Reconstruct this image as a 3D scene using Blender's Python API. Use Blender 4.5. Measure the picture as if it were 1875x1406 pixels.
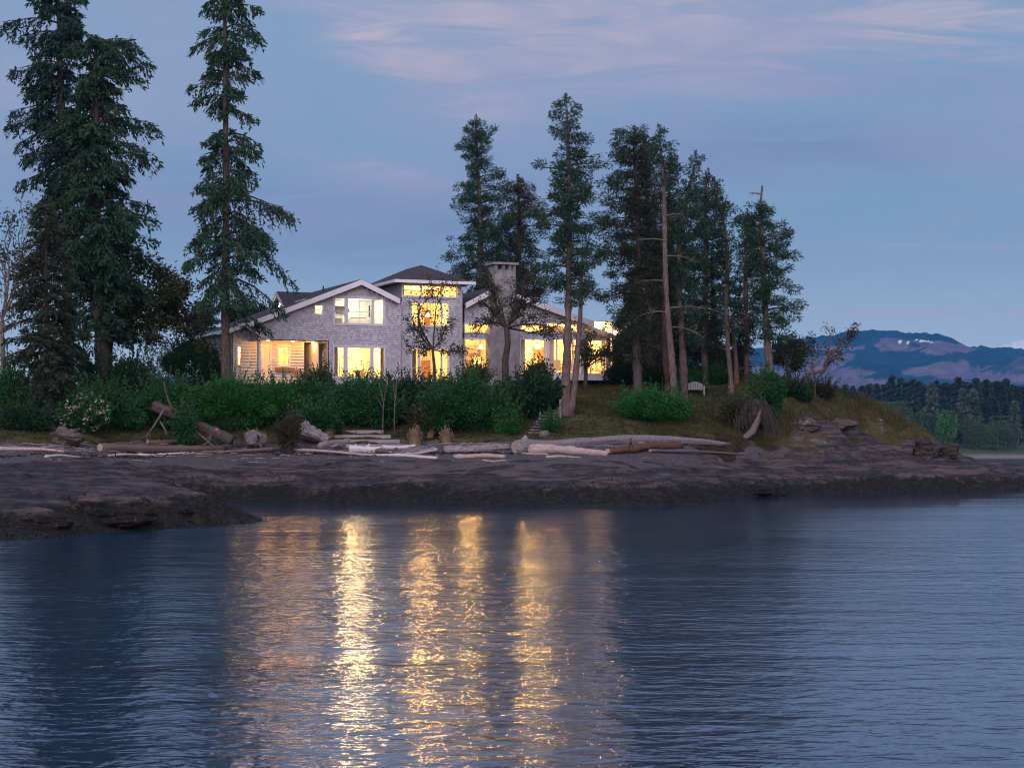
import bpy, math, random
import numpy as np
from mathutils import Vector

for o in list(bpy.data.objects):
    bpy.data.objects.remove(o, do_unlink=True)
SC = bpy.context.scene
COL = SC.collection
rng = np.random.default_rng(7)
random.seed(7)

# ------------------------------------------------------------------ camera
F = 3650.0          # focal length in pixels of the 1875 px wide photograph
PX0, HY, CH = 937.5, 828.0, 2.4
cam = bpy.data.cameras.new('camera')
cam.sensor_width = 36.0
cam.lens = F / 1875.0 * 36.0
cam.shift_y = (HY - 703.0) / 1875.0
cam.clip_start = 0.5
cam.clip_end = 60000
camo = bpy.data.objects.new('camera', cam)
camo.location = (0, 0, CH)
camo.rotation_euler = (math.radians(90), 0, 0)
COL.objects.link(camo)
SC.camera = camo

def P(px, py, Y):
    return np.array([(px - PX0) / F * Y, Y, CH + (HY - py) / F * Y])

# ------------------------------------------------------------------ render settings
SC.render.engine = 'CYCLES'
SC.cycles.filter_width = 1.1
SC.cycles.use_denoising = True
SC.cycles.max_bounces = 7
SC.cycles.transparent_max_bounces = 12
SC.cycles.diffuse_bounces = 3
SC.cycles.glossy_bounces = 3
SC.cycles.volume_bounces = 0
SC.cycles.caustics_reflective = False
SC.cycles.caustics_refractive = False
SC.cycles.sample_clamp_indirect = 6.0
SC.view_settings.view_transform = 'Standard'
SC.view_settings.look = 'None'
SC.view_settings.exposure = 0.4
SC.view_settings.gamma = 1.0
SC.view_settings.use_curve_mapping = False

# ------------------------------------------------------------------ node helper
class NT:
    def __init__(self, tree):
        self.t = tree; self.n = tree.nodes; self.l = tree.links
    def new(self, typ, **kw):
        n = self.n.new(typ)
        for k, v in kw.items():
            setattr(n, k, v)
        return n
    def put(self, sock, val):
        if val is None: return
        if hasattr(val, 'is_linked') or isinstance(val, bpy.types.NodeSocket):
            self.l.new(val, sock)
        else:
            sock.default_value = val
    def math(self, op, a, b=None, c=None, clamp=False):
        n = self.new('ShaderNodeMath', operation=op, use_clamp=clamp)
        self.put(n.inputs[0], a); self.put(n.inputs[1], b); self.put(n.inputs[2], c)
        return n.outputs[0]
    def mix(self, f, a, b, blend='MIX'):
        n = self.new('ShaderNodeMix', data_type='RGBA', blend_type=blend)
        self.put(n.inputs[0], f)
        self.put(n.inputs[6], a if not isinstance(a, tuple) else (*a[:3], 1))
        self.put(n.inputs[7], b if not isinstance(b, tuple) else (*b[:3], 1))
        return n.outputs[2]
    def ss(self, x, lo, hi, t0=0.0, t1=1.0):
        n = self.new('ShaderNodeMapRange', interpolation_type='SMOOTHSTEP')
        self.put(n.inputs[0], x); self.put(n.inputs[1], lo); self.put(n.inputs[2], hi)
        self.put(n.inputs[3], t0); self.put(n.inputs[4], t1)
        return n.outputs[0]
    def noise(self, vec, scale, detail=4, rough=0.55, dist=0.0):
        n = self.new('ShaderNodeTexNoise')
        self.put(n.inputs['Vector'], vec); n.inputs['Scale'].default_value = scale
        n.inputs['Detail'].default_value = detail; n.inputs['Roughness'].default_value = rough
        n.inputs['Distortion'].default_value = dist
        return n.outputs[0]
    def scale(self, vec, s):
        n = self.new('ShaderNodeVectorMath', operation='MULTIPLY')
        self.put(n.inputs[0], vec); n.inputs[1].default_value = s
        return n.outputs[0]
    def bump(self, h, strength, dist, normal=None):
        n = self.new('ShaderNodeBump')
        self.put(n.inputs['Height'], h); self.put(n.inputs['Strength'], strength)
        self.put(n.inputs['Distance'], dist); self.put(n.inputs['Normal'], normal)
        return n.outputs[0]

# ------------------------------------------------------------------ sky and sun
# the sun has set behind the camera, to the left: a warm glow there, blue with pink cloud in front
SUN_AZ = math.radians(184.0)     # direction of the glow, clockwise from +Y
SUN_EL = math.radians(1.0)
world = bpy.data.worlds.new('World')
SC.world = world
world.use_nodes = True
w = NT(world.node_tree)
w.n.clear()
tc = w.new('ShaderNodeTexCoord')
sky = w.new('ShaderNodeTexSky', sky_type='NISHITA', sun_disc=False)
sky.sun_elevation = SUN_EL
sky.sun_rotation = SUN_AZ
sky.air_density = 1.0; sky.dust_density = 0.6; sky.ozone_density = 3.0
sep = w.new('ShaderNodeSeparateXYZ')
w.l.new(tc.outputs['Generated'], sep.inputs[0])
dx, dy, dz = sep.outputs
el = w.math('DIVIDE', w.math('ARCSINE', dz), math.pi / 2)               # 0..1
az = w.math('ARCTAN2', dx, dy)
# twilight: the sky's own colour carried towards the blue of late dusk
SKYK = 0.088
g1 = w.ss(el, 0.0, 0.075)
g2 = w.ss(el, 0.08, 0.6)
dusk = w.mix(g1, (6.6, 7.2, 7.8), (2.35, 3.6, 5.35))
dusk = w.mix(g2, dusk, (2.3, 3.9, 7.2))
front = w.ss(dy, -0.35, 0.35)
glow = w.mix(w.ss(el, 0.0, 0.45), (7.2, 4.3, 3.6), (2.6, 2.4, 3.4))
dusk = w.mix(front, glow, dusk)
base = w.mix(0.85, sky.outputs[0], dusk)
# cloud layer: noise on a plane overhead, foreshortened towards the horizon
den = w.math('ADD', w.math('MAXIMUM', dz, 0.0), 0.10)
comb = w.new('ShaderNodeCombineXYZ')
w.put(comb.inputs[0], w.math('DIVIDE', dx, den))
w.put(comb.inputs[1], w.math('DIVIDE', dy, den))
cn = w.noise(w.scale(comb.outputs[0], (1.0, 0.75, 1.0)), 1.15, 7, 0.58, 0.35)
cs = w.noise(w.scale(comb.outputs[0], (1.3, 2.6, 1.0)), 2.6, 6, 0.65, 0.8)
def blob(px, py, rx, ry, tilt=0.0):
    a0 = math.atan((px - PX0) / F); e0 = math.atan((HY - py) / F) / (math.pi / 2)
    u = w.math('MULTIPLY', w.math('SUBTRACT', az, a0), F)
    v = w.math('MULTIPLY', w.math('SUBTRACT', el, e0), F * math.pi / 2)
    v = w.math('ADD', v, w.math('MULTIPLY', u, -tilt))
    d = w.math('ADD', w.math('POWER', w.math('ABSOLUTE', w.math('DIVIDE', u, rx)), 2.0), w.math('POWER', w.math('ABSOLUTE', w.math('DIVIDE', v, ry)), 2.0))
    return w.math('EXPONENT', w.math('MULTIPLY', d, -1.0))
def acc(*bs):
    r = bs[0]
    for b in bs[1:]:
        r = w.math('ADD', r, b)
    return r
detail = w.ss(w.math('ADD', w.math('MULTIPLY', cn, 0.5), w.math('MULTIPLY', cs, 0.5)), 0.36, 0.60)
pinkm = acc(w.math('MULTIPLY', blob(770, 125, 160, 50, -0.45), 1.5), w.math('MULTIPLY', blob(1060, 60, 300, 85, -0.12), 1.35), w.math('MULTIPLY', blob(1600, 70, 420, 100, 0.0), 0.95),
            w.math('MULTIPLY', blob(690, 325, 170, 26, -0.10), 0.8), w.math('MULTIPLY', blob(1720, 577, 260, 8, -0.02), 0.7), w.math('MULTIPLY', blob(1780, 462, 200, 6, -0.04), 0.4), w.math('MULTIPLY', blob(60, 230, 260, 120, 0.1), 0.35),
            w.math('MULTIPLY', blob(900, -330, 900, 160, 0.1), 0.7))
pink = w.math('MULTIPLY', w.math('MULTIPLY', pinkm, 1.15), detail, clamp=True)
pinkc = w.mix(w.ss(cs, 0.35, 0.7), (3.2, 3.3, 4.7), (5.3, 4.3, 5.1))
base = w.mix(w.math('MULTIPLY', pink, 0.95), base, pinkc)
greym = acc(blob(1480, 270, 380, 62, -0.05), blob(660, 415, 330, 75, -0.04), w.math('MULTIPLY', blob(200, 330, 320, 80, 0.0), 0.7), w.math('MULTIPLY', blob(1650, 160, 400, 40, -0.06), 0.5),
            w.math('MULTIPLY', blob(1100, 330, 300, 50, 0.05), 0.5))
grey = w.math('MULTIPLY', w.math('MULTIPLY', greym, 1.25), w.ss(w.math('ADD', w.math('MULTIPLY', cn, .5), w.math('MULTIPLY', cs, .5)), 0.3, 0.58), clamp=True)
base = w.mix(w.math('MULTIPLY', grey, 0.8), base, (1.75, 2.3, 4.05))
# thin scattered cloud over the rest of the sky
wide = w.math('MULTIPLY', w.math('MULTIPLY', w.ss(cn, 0.38, 0.62), w.ss(el, 0.02, 0.10)), 0.62)
base = w.mix(wide, base, (2.75, 3.15, 4.6))
bg = w.new('ShaderNodeBackground')
w.l.new(base, bg.inputs[0]); bg.inputs[1].default_value = SKYK
wo = w.new('ShaderNodeOutputWorld')
w.l.new(bg.outputs[0], wo.inputs[0])

sun = bpy.data.lights.new('sun', 'SUN')
sun.energy = 2.4
sun.angle = math.radians(60)
sun.color = (0.92, 0.82, 1.0)
suno = bpy.data.objects.new('sun', sun)
_e = math.radians(24)
suno.rotation_euler = Vector((math.sin(SUN_AZ) * math.cos(_e), math.cos(SUN_AZ) * math.cos(_e), math.sin(_e))).to_track_quat('Z', 'Y').to_euler()
suno.location = (-30, -60, 60)
COL.objects.link(suno)

# ------------------------------------------------------------------ mesh helpers
class MB:
    """Collects geometry (world coordinates); build() links it as one mesh object."""
    def __init__(self):
        self.V = []; self.T = []; self.Q = []; self.n = 0
    def add(self, v, f):
        v = np.asarray(v, float).reshape(-1, 3); f = np.asarray(f, np.int64)
        if len(f) == 0: return self
        (self.T if f.shape[1] == 3 else self.Q).append(f + self.n)
        self.V.append(v); self.n += len(v)
        return self
    def box(self, c, s, ax=None):
        c = np.asarray(c, float); h = np.asarray(s, float) / 2
        k = np.array([[-1,-1,-1],[1,-1,-1],[1,1,-1],[-1,1,-1],[-1,-1,1],[1,-1,1],[1,1,1],[-1,1,1]]) * h
        if ax is not None: k = k @ np.asarray(ax, float)
        return self.add(c + k, BOXF)
    def hexa(self, eight):
        return self.add(eight, BOXF)
    def tube(self, pts, rad, sides=8, cap=True, wob=0.0, seed=0, squash=None):
        pts = np.asarray(pts, float); n = len(pts)
        rad = np.broadcast_to(np.asarray(rad, float), (n,))
        tan = np.gradient(pts, axis=0) if n > 2 else np.repeat((pts[1:] - pts[:1]), n, 0)
        tan /= np.linalg.norm(tan, axis=1, keepdims=True) + 1e-9
        ref = np.where(np.abs(tan[:, 2:3]) > 0.85, np.array([[1., 0, 0]]), np.array([[0., 0, 1]]))
        a = np.cross(tan, ref); a /= np.linalg.norm(a, axis=1, keepdims=True) + 1e-9
        b = np.cross(tan, a)
        th = np.linspace(0, 2 * np.pi, sides, endpoint=False)
        r = rad[:, None] * np.ones((1, sides))
        if wob:
            g = np.random.default_rng(seed)
            r = r * (1 + wob * g.normal(0, .5, (n, sides)) + wob * g.normal(0, .7, (1, sides)))
        v = pts[:, None] + r[..., None] * (np.cos(th)[None, :, None] * a[:, None] + np.sin(th)[None, :, None] * b[:, None])
        i = np.arange(n - 1)[:, None] * sides; j = np.arange(sides)[None]; j2 = (j + 1) % sides
        q = np.stack([i + j, i + sides + j, i + sides + j2, i + j2], -1).reshape(-1, 4)
        base = self.n
        self.add(v, q)
        if cap:
            for row, idx in ((0, 0), (n - 1, (n - 1) * sides)):
                ring = base + idx + np.arange(sides)
                self.V.append(pts[row][None]); c = self.n; self.n += 1
                nx = np.roll(ring, -1)
                tri = np.stack([np.full(sides, c), nx, ring] if row else [np.full(sides, c), ring, nx], -1)
                self.T.append(tri)
        return self
    def blob(self, c, r, seed=0, amp=.25, nu=14, nv=9, freq=1.6, flat=False):
        u = np.linspace(0, 2 * np.pi, nu, endpoint=False); v = np.linspace(0.0, np.pi, nv)
        U, Vv = np.meshgrid(u, v)
        d = np.stack([np.sin(Vv) * np.cos(U), np.sin(Vv) * np.sin(U), np.cos(Vv)], -1).reshape(-1, 3)
        g = np.random.default_rng(seed)
        k = g.normal(0, freq, (10, 3)); ph = g.uniform(0, 6.28, 10)
        disp = 1 + amp * (np.sin(d @ k.T + ph) @ (1 / (1 + np.linalg.norm(k, axis=1)))) / 1.2
        if flat:     # angular blocks: snap to a few facet planes
            pl = g.normal(0, 1, (16, 3)); pl /= np.linalg.norm(pl, axis=1, keepdims=True)
            dist = g.uniform(.62, 1.0, 16)
            dd = d @ pl.T
            lim = np.where(dd > .05, dist / np.maximum(dd, .05), 9).min(1)
            disp = np.minimum(disp, lim)
        p = np.asarray(c) + d * disp[:, None] * np.asarray(r)
        q = [[a * nu + b, (a + 1) * nu + b, (a + 1) * nu + (b + 1) % nu, a * nu + (b + 1) % nu] for a in range(nv - 1) for b in range(nu)]
        return self.add(p, q)
    def arrays(self):
        return np.concatenate(self.V) if self.V else np.zeros((0, 3))
    def build(self, name, mat, parent=None, smooth=False, attrs=None):
        V = self.arrays()
        off = np.array(parent_loc(parent)) if parent is not None else np.zeros(3)
        o = mk(name, V - off, self.T, self.Q, mat, parent, smooth, attrs)
        return o

BOXF = np.array([[0, 3, 2, 1], [4, 5, 6, 7], [0, 1, 5, 4], [1, 2, 6, 5], [2, 3, 7, 6], [3, 0, 4, 7]])

def parent_loc(o):
    p = Vector((0, 0, 0))
    while o is not None:
        p = p + o.location; o = o.parent
    return p

def mk(name, V, T, Q, mat, parent=None, smooth=False, attrs=None):
    me = bpy.data.meshes.new(name)
    T = np.concatenate(T) if len(T) else np.zeros((0, 3), np.int64)
    Q = np.concatenate(Q) if len(Q) else np.zeros((0, 4), np.int64)
    me.vertices.add(len(V)); me.vertices.foreach_set('co', np.asarray(V, np.float32).ravel())
    nl = T.size + Q.size
    me.loops.add(nl); me.loops.foreach_set('vertex_index', np.concatenate([T.ravel(), Q.ravel()]).astype(np.int32))
    me.polygons.add(len(T) + len(Q))
    st = np.concatenate([np.arange(len(T)) * 3, T.size + np.arange(len(Q)) * 4]).astype(np.int32)
    me.polygons.foreach_set('loop_start', st)
    me.polygons.foreach_set('use_smooth', np.full(len(T) + len(Q), bool(smooth)))
    me.update(calc_edges=True)
    if attrs:
        for k, a in attrs.items():
            at = me.attributes.new(k, 'FLOAT', 'POINT'); at.data.foreach_set('value', np.asarray(a, np.float32))
    if mat is not None: me.materials.append(mat)
    o = bpy.data.objects.new(name, me)
    COL.objects.link(o)
    if parent is not None: o.parent = parent
    return o

def tag(o, label=None, cat=None, group=None, kind=None):
    if label: o['label'] = label
    if cat: o['category'] = cat
    if group: o['group'] = group
    if kind: o['kind'] = kind
    return o

def thing(name, label, cat, loc, group=None):
    o = bpy.data.objects.new(name, None)
    o.empty_display_size = .3
    o.location = tuple(float(x) for x in loc)
    COL.objects.link(o)
    return tag(o, label, cat, group)

def twin(src, name, parent, delta=(0, 0, 0)):
    """another piece of the same kind sharing the mesh"""
    o = src.copy(); o.name = name; o.parent = parent
    o.location = Vector(delta); COL.objects.link(o)
    return o

# numpy value noise
_lat = np.random.default_rng(3).uniform(-1, 1, (256, 256))
def vnoise(x, y, s=0):
    x = x + 37.7 * s; y = y + 91.3 * s
    xi = np.floor(x).astype(int); yi = np.floor(y).astype(int)
    fx = x - xi; fy = y - yi
    fx = fx * fx * (3 - 2 * fx); fy = fy * fy * (3 - 2 * fy)
    g = lambda a, b: _lat[a & 255, b & 255]
    return (g(xi, yi) * (1 - fx) + g(xi + 1, yi) * fx) * (1 - fy) + (g(xi, yi + 1) * (1 - fx) + g(xi + 1, yi + 1) * fx) * fy
def fbm(x, y, oct=5, s=0, gain=.5):
    r = 0; a = 1
    for i in range(oct):
        r = r + a * vnoise(x * 2 ** i, y * 2 ** i, s + i); a *= gain
    return r

# ------------------------------------------------------------------ materials
def material(name):
    m = bpy.data.materials.new(name); m.use_nodes = True
    t = NT(m.node_tree); t.n.clear()
    out = t.new('ShaderNodeOutputMaterial')
    b = t.new('ShaderNodeBsdfPrincipled')
    t.l.new(b.outputs[0], out.inputs[0])
    b.inputs['Roughness'].default_value = .8
    b.inputs['Specular IOR Level'].default_value = .3
    return m, t, b, out
def pos(t):
    return t.new('ShaderNodeNewGeometry').outputs['Position']
def c4(c): return (*c, 1)

def plain(name, col, rough=.7, var=.15, scale=3.0, spec=.3, bump=0.0, stretch=(1, 1, 1)):
    m, t, b, _ = material(name)
    p = t.scale(pos(t), stretch)
    n = t.noise(p, scale, 5, .6)
    f = t.ss(n, .25, .75)
    lo = tuple(c * (1 - var) for c in col); hi = tuple(min(1, c * (1 + var)) for c in col)
    t.put(b.inputs['Base Color'], t.mix(f, lo, hi))
    b.inputs['Roughness'].default_value = rough; b.inputs['Specular IOR Level'].default_value = spec
    if bump:
        t.put(b.inputs['Normal'], t.bump(n, 1.0, bump))
    return m

def leafmat(name, col, col2, trans=.25, patch=.5, dead=None):
    m, t, b, out = material(name)
    geo = t.new('ShaderNodeNewGeometry')
    r = geo.outputs['Random Per Island']
    n = t.noise(geo.outputs['Position'], patch, 3, .6)
    f = t.math('ADD', t.math('MULTIPLY', r, .5), t.ss(n, .3, .7, 0, .5))
    c = t.mix(f, col, col2)
    if dead: c = t.mix(t.math('MULTIPLY', t.ss(t.noise(geo.outputs['Position'], .33, 3, .6), .52, .7), .7), c, dead)
    t.put(b.inputs['Base Color'], c)
    b.inputs['Roughness'].default_value = .65; b.inputs['Specular IOR Level'].default_value = .25
    tr = t.new('ShaderNodeBsdfTranslucent'); t.put(tr.inputs[0], c)
    mx = t.new('ShaderNodeMixShader'); mx.inputs[0].default_value = trans
    t.l.new(b.outputs[0], mx.inputs[1]); t.l.new(tr.outputs[0], mx.inputs[2]); t.l.new(mx.outputs[0], out.inputs[0])
    return m

def barkmat(name, col, col2, scale=5.0, st=(6, 6, 1.0)):
    m, t, b, _ = material(name)
    p = pos(t)
    n = t.noise(t.scale(p, st), scale * .6, 6, .65)
    n2 = t.noise(p, .8, 4, .6)
    c = t.mix(t.ss(n, .3, .7), col, col2)
    c = t.mix(t.ss(n2, .45, .7, 0, .5), c, (.06, .062, .05))
    t.put(b.inputs['Base Color'], c); b.inputs['Roughness'].default_value = .95
    b.inputs['Specular IOR Level'].default_value = .1
    t.put(b.inputs['Normal'], t.bump(n, 1.0, .05))
    return m

M = {}
M['needle'] = leafmat('needle', (.011, .030, .017), (.036, .082, .040), .15, .5)
M['needle_blue'] = leafmat('needle_blue', (.010, .027, .021), (.028, .064, .046), .15, .5)
M['needle_brown'] = leafmat('needle_brown', (.015, .025, .015), (.044, .064, .034), .15, .6, (.055, .042, .028))
M['leaf_green'] = leafmat('leaf_green', (.010, .075, .014), (.030, .17, .026), .3, .7)
M['leaf_mid'] = leafmat('leaf_mid', (.010, .062, .017), (.032, .135, .030), .3, .7)
M['leaf_dark'] = leafmat('leaf_dark', (.007, .028, .013), (.020, .064, .022), .25, .8)
M['leaf_olive'] = leafmat('leaf_olive', (.024, .038, .014), (.065, .075, .026), .35, .6)
M['leaf_madrone'] = leafmat('leaf_madrone', (.020, .034, .016), (.075, .078, .042), .3, 1.0, (.10, .06, .035))
M['leaf_brown'] = leafmat('leaf_brown', (.032, .034, .016), (.075, .062, .036), .3, 1.0)
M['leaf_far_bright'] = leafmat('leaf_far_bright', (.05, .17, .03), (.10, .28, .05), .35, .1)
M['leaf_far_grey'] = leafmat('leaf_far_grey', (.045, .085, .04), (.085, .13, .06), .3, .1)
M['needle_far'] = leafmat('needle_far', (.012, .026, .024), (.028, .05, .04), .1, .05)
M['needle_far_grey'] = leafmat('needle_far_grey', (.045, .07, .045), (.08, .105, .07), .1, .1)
M['blossom'] = plain('blossom', (.40, .39, .30), .6, .15)
M['bark_fir'] = barkmat('bark_fir', (.04, .031, .027), (.14, .108, .094))
M['bark_pale'] = barkmat('bark_pale', (.055, .043, .038), (.19, .145, .125))
M['bark_dark'] = barkmat('bark_dark', (.03, .026, .022), (.09, .07, .06))
M['bark_red'] = barkmat('bark_red', (.085, .045, .034), (.20, .12, .095), 3.0, (3, 3, .8))
M['twig_grey'] = barkmat('twig_grey', (.075, .065, .058), (.19, .165, .15))

def driftmat(name, c1, c2, c3):
    m, t, b, _ = material(name)
    tcn = t.new('ShaderNodeTexCoord')
    p = tcn.outputs['Object']
    n = t.noise(t.scale(p, (.8, 12, 12)), 1.6, 8, .75)
    n2 = t.noise(p, .9, 4, .6)
    c = t.mix(t.ss(n, .28, .72), c1, c2)
    c = t.mix(t.ss(n2, .5, .75, 0, .75), c, c3)
    t.put(b.inputs['Base Color'], c); b.inputs['Roughness'].default_value = .85
    b.inputs['Specular IOR Level'].default_value = .15
    t.put(b.inputs['Normal'], t.bump(n, 1.0, .06))
    return m
M['drift_grey'] = driftmat('drift_grey', (.09, .075, .075), (.38, .335, .335), (.20, .15, .14))
M['drift_pale'] = driftmat('drift_pale', (.24, .18, .16), (.56, .47, .42), (.36, .26, .22))
M['drift_white'] = driftmat('drift_white', (.48, .46, .46), (.66, .63, .62), (.5, .45, .42))
M['drift_brown'] = driftmat('drift_brown', (.07, .045, .035), (.25, .18, .15), (.15, .085, .06))
M['drift_rot'] = driftmat('drift_rot', (.10, .045, .03), (.22, .11, .075), (.14, .07, .05))
M['drift_dark'] = driftmat('drift_dark', (.06, .05, .045), (.22, .20, .19), (.09, .075, .065))
M['cut_end'] = plain('cut_end', (.34, .27, .22), .85, .25, 9)
M['cut_red'] = plain('cut_red', (.42, .12, .08), .85, .2, 9)
M['timber'] = plain('timber', (.23, .20, .21), .85, .3, 2, .2, .02, (1, 6, 6))
M['tread'] = plain('tread', (.17, .15, .15), .85, .3, 2, .2, .02, (1, 6, 6))
M['straw'] = leafmat('straw', (.17, .12, .07), (.36, .27, .17), .3, 2.0)
M['black_metal'] = plain('black_metal', (.012, .012, .014), .5, .1)
M['white_wood'] = plain('white_wood', (.22, .21, .21), .6, .12, 2)
# ------------------------------------------------------------------ terrain
ANG = math.radians(22.0)                       # the house and the shore are turned by this
TX, TY = math.cos(ANG), math.sin(ANG)          # along the house front, to the right
NX, NY = -math.sin(ANG), math.cos(ANG)         # into the land
def shoreY(py): return CH * F / (py - HY)
CP = []
def cp(px, py, Y=None):
    if Y is None: Y = shoreY(py)
    CP.append(P(px, py, Y))
def cz(px, Y, z): CP.append(np.array([(px - PX0) / F * Y, Y, z]))
for px, py in [(400, 916), (600, 919), (800, 922), (1050, 926), (1284, 922), (1431, 907), (1600, 902), (1875, 897), (2050, 893)]:
    cp(px, py); Y = shoreY(py); cz(px, Y - 5, -1.0); cz(px, Y - 14, -2.4)
for px, py in [(-150, 990), (0, 986), (170, 981), (260, 969), (450, 956)]:
    cp(px, py); Y = shoreY(py); cz(px, Y - 5, -1.0); cz(px, Y - 12, -2.4)
cz(560, 66, -1.0); cz(440, 80, -.35); cz(420, 92, -.25); cz(520, 78, -1.0); cz(520, 92, -.7); cz(360, 86, .12)
for a in [(60, 945, 60), (-150, 930, 62), (200, 899, 67), (280, 903, 67), (100, 893, 73), (0, 890, 73), (-150, 885, 74), (340, 932, 72), (250, 940, 63.5), (310, 915, 70),
          (0, 848, 90), (-150, 845, 90), (200, 852, 95), (150, 872, 84), (350, 872, 100), (350, 841, 104), (600, 884, 100), (600, 851, 103), (800, 886, 97), (800, 849, 101),
          (1000, 888, 94), (1000, 847, 98), (1200, 884, 97), (1200, 851, 102), (1400, 868, 116), (1400, 842, 119), (1600, 872, 124), (1600, 851, 129), (1875, 852, 140), (1875, 872, 133), (1760, 849, 136), (2050, 852, 146),
          (0, 823, 97), (-150, 822, 97), (200, 823, 103), (400, 823, 108), (600, 819, 110), (800, 816, 109), (1000, 819, 107), (1200, 821, 108), (1350, 816, 116),
          (0, 792, 101), (100, 792, 104), (300, 801, 109), (450, 803, 111), (600, 797, 113), (800, 801, 113), (950, 796, 112), (1100, 790, 113), (1250, 785, 115), (1380, 788, 117),
          (0, 742, 110), (150, 730, 112), (300, 742, 114), (450, 722, 117), (600, 712, 121), (800, 707, 125), (900, 706, 127), (1020, 738, 119), (1100, 741, 121), (1100, 702, 132), (1000, 696, 134),
          (1250, 741, 121), (1260, 724, 125), (1340, 702, 130), (1420, 722, 124), (1480, 719, 128), (1500, 758, 122), (1540, 733, 131), (1600, 747, 131), (1600, 788, 126), (1660, 770, 132), (1700, 792, 134), (1725, 818, 133), (1560, 815, 122), (1440, 815, 119), (1660, 825, 128)]:
    cp(*a)
for px in (380, 480, 600, 740, 880): cz(px, 132, 6.45); cz(px, 150, 6.5)
for px in (960, 1080, 1200, 1320): cz(px, 142, 7.2); cz(px, 155, 7.0)
for px in (-200, 0, 150, 300): cz(px, 125, 6.2); cz(px, 150, 6.5); cz(px, 175, 5)
for px in (500, 900, 1200): cz(px, 185, 4.0); cz(px, 215, -2)
cz(1420, 142, 5.2); cz(1500, 143, 4.0); cz(1600, 146, 1.5); cz(1700, 148, 0.3); cz(1875, 152, -1.0); cz(1760, 149, -.4); cz(1500, 165, -1.5); cz(1400, 175, -1); cz(1900, 165, -2); cz(1650, 165, -2.4); cz(2050, 160, -1.5)
CP = np.array(CP)
def _phi(r2): return .5 * r2 * np.log(r2 + 1e-6)
_n = len(CP)
_xy = CP[:, :2] / 40.0
_K = _phi(((_xy[:, None] - _xy[None]) ** 2).sum(-1)) + np.eye(_n) * 2e-3
_Pm = np.hstack([np.ones((_n, 1)), _xy])
_A = np.block([[_K, _Pm], [_Pm.T, np.zeros((3, 3))]])
_W = np.linalg.solve(_A, np.concatenate([CP[:, 2], np.zeros(3)]))
def G(X, Y):
    X = np.asarray(X, float); Y = np.asarray(Y, float); sh = X.shape
    q = np.stack([X.ravel(), Y.ravel()], -1) / 40.0
    out = np.empty(len(q))
    for i in range(0, len(q), 40000):
        c = q[i:i + 40000]
        out[i:i + 40000] = _phi(((c[:, None] - _xy[None]) ** 2).sum(-1)) @ _W[:_n] + _W[_n] + c @ _W[_n + 1:]
    return out.reshape(sh)
def g1(x, y): return float(G(np.array([x]), np.array([y]))[0])
def hit(px, py, y0=58, y1=160):
    """the point of the ground seen at a pixel of the photograph"""
    Y = np.arange(y0, y1, .2)
    X = (px - PX0) / F * Y
    zr = CH + (HY - py) / F * Y
    z = G(X, Y)
    k = np.argmax(z >= zr)
    if z[k] < zr[k]: k = int(np.argmin(zr - z))
    return np.array([X[k], Y[k], z[k]])

# lines that part rock, gravel and earth, as depth Y over the picture's bearing
def line(pts):
    a = np.array(pts, float)
    return lambda X, Y: np.interp(PX0 + F * X / np.maximum(Y, 1), a[:, 0], a[:, 1])
rock_back = line([(-300, 89), (0, 90), (150, 92), (250, 96), (350, 104), (600, 103), (800, 100.5), (1000, 98), (1100, 99), (1200, 103), (1300, 113), (1400, 119), (1500, 123), (1600, 128), (1700, 133), (1875, 160), (2200, 170)])
beach_back = line([(-300, 98), (0, 98.5), (200, 104), (400, 109), (600, 112), (800, 112), (1000, 110), (1200, 111), (1330, 114), (1400, 118), (1500, 121), (1600, 127), (1700, 132), (1760, 136), (1875, 150), (2200, 150)])

def sheet(name, x0, x1, y0, y1, step, zfun, keep, mat, smooth=True):
    xs = np.arange(x0, x1 + step, step); ys = np.arange(y0, y1 + step, step)
    X, Y = np.meshgrid(xs, ys)
    base = G(X, Y)
    Z = zfun(X, Y, base)
    k = keep(X, Y, base, Z)
    kq = k[:-1, :-1] | k[1:, :-1] | k[:-1, 1:] | k[1:, 1:]
    nx = len(xs)
    i, j = np.nonzero(kq)
    q = np.stack([i * nx + j, i * nx + j + 1, (i + 1) * nx + j + 1, (i + 1) * nx + j], -1)
    used, inv = np.unique(q, return_inverse=True)
    V = np.stack([X.ravel(), Y.ravel(), Z.ravel()], -1)[used]
    o = mk(name, V, [], [inv.reshape(-1, 4)], mat, None, smooth)
    return tag(o, kind='structure')

def along(X, Y):
    return X * TX + Y * TY, X * NX + Y * NY
def rockz(X, Y, base):
    s, v = along(X, Y)
    warp = fbm(s * .10, v * .22, 4, 5)
    n = fbm(s * .16 + warp * .5, v * .5 + warp, 5, 1)
    base = base + .38 * np.clip((base - .02) / .45, 0, 1) * np.clip(1 - (base - .5) / 1.2, 0, 1)
    z = base + .16 * n + .22 * fbm(s * .05, v * .12, 3, 9)
    # bedding: ledges that step up towards the land
    h = z * 2.1 + .9 * warp + .05 * s
    fr = h - np.floor(h)
    led = np.where(fr < .72, fr * .22, .158 + (fr - .72) / .28 * .842) - fr
    z = z + led * .38 * np.clip((z + .3) / .8, 0.3, 1)
    z = z - .22 * np.clip(1 - np.abs(fbm(s * .07 + 2, v * .35, 4, 25)) / .10, 0, 1)
    z = z + .07 * np.abs(fbm(s * .5 + warp, v * 1.6, 4, 13)) + .02 * fbm(s * 3, v * 4, 2, 17)
    d = rock_back(X, Y) + 2.2 * fbm(X * .16, Y * .3, 4, 21) - Y
    return z - .9 * np.clip(-d / 5.0, 0, 1.5) + .10 * np.clip(d / 3, -1, 1)
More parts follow.
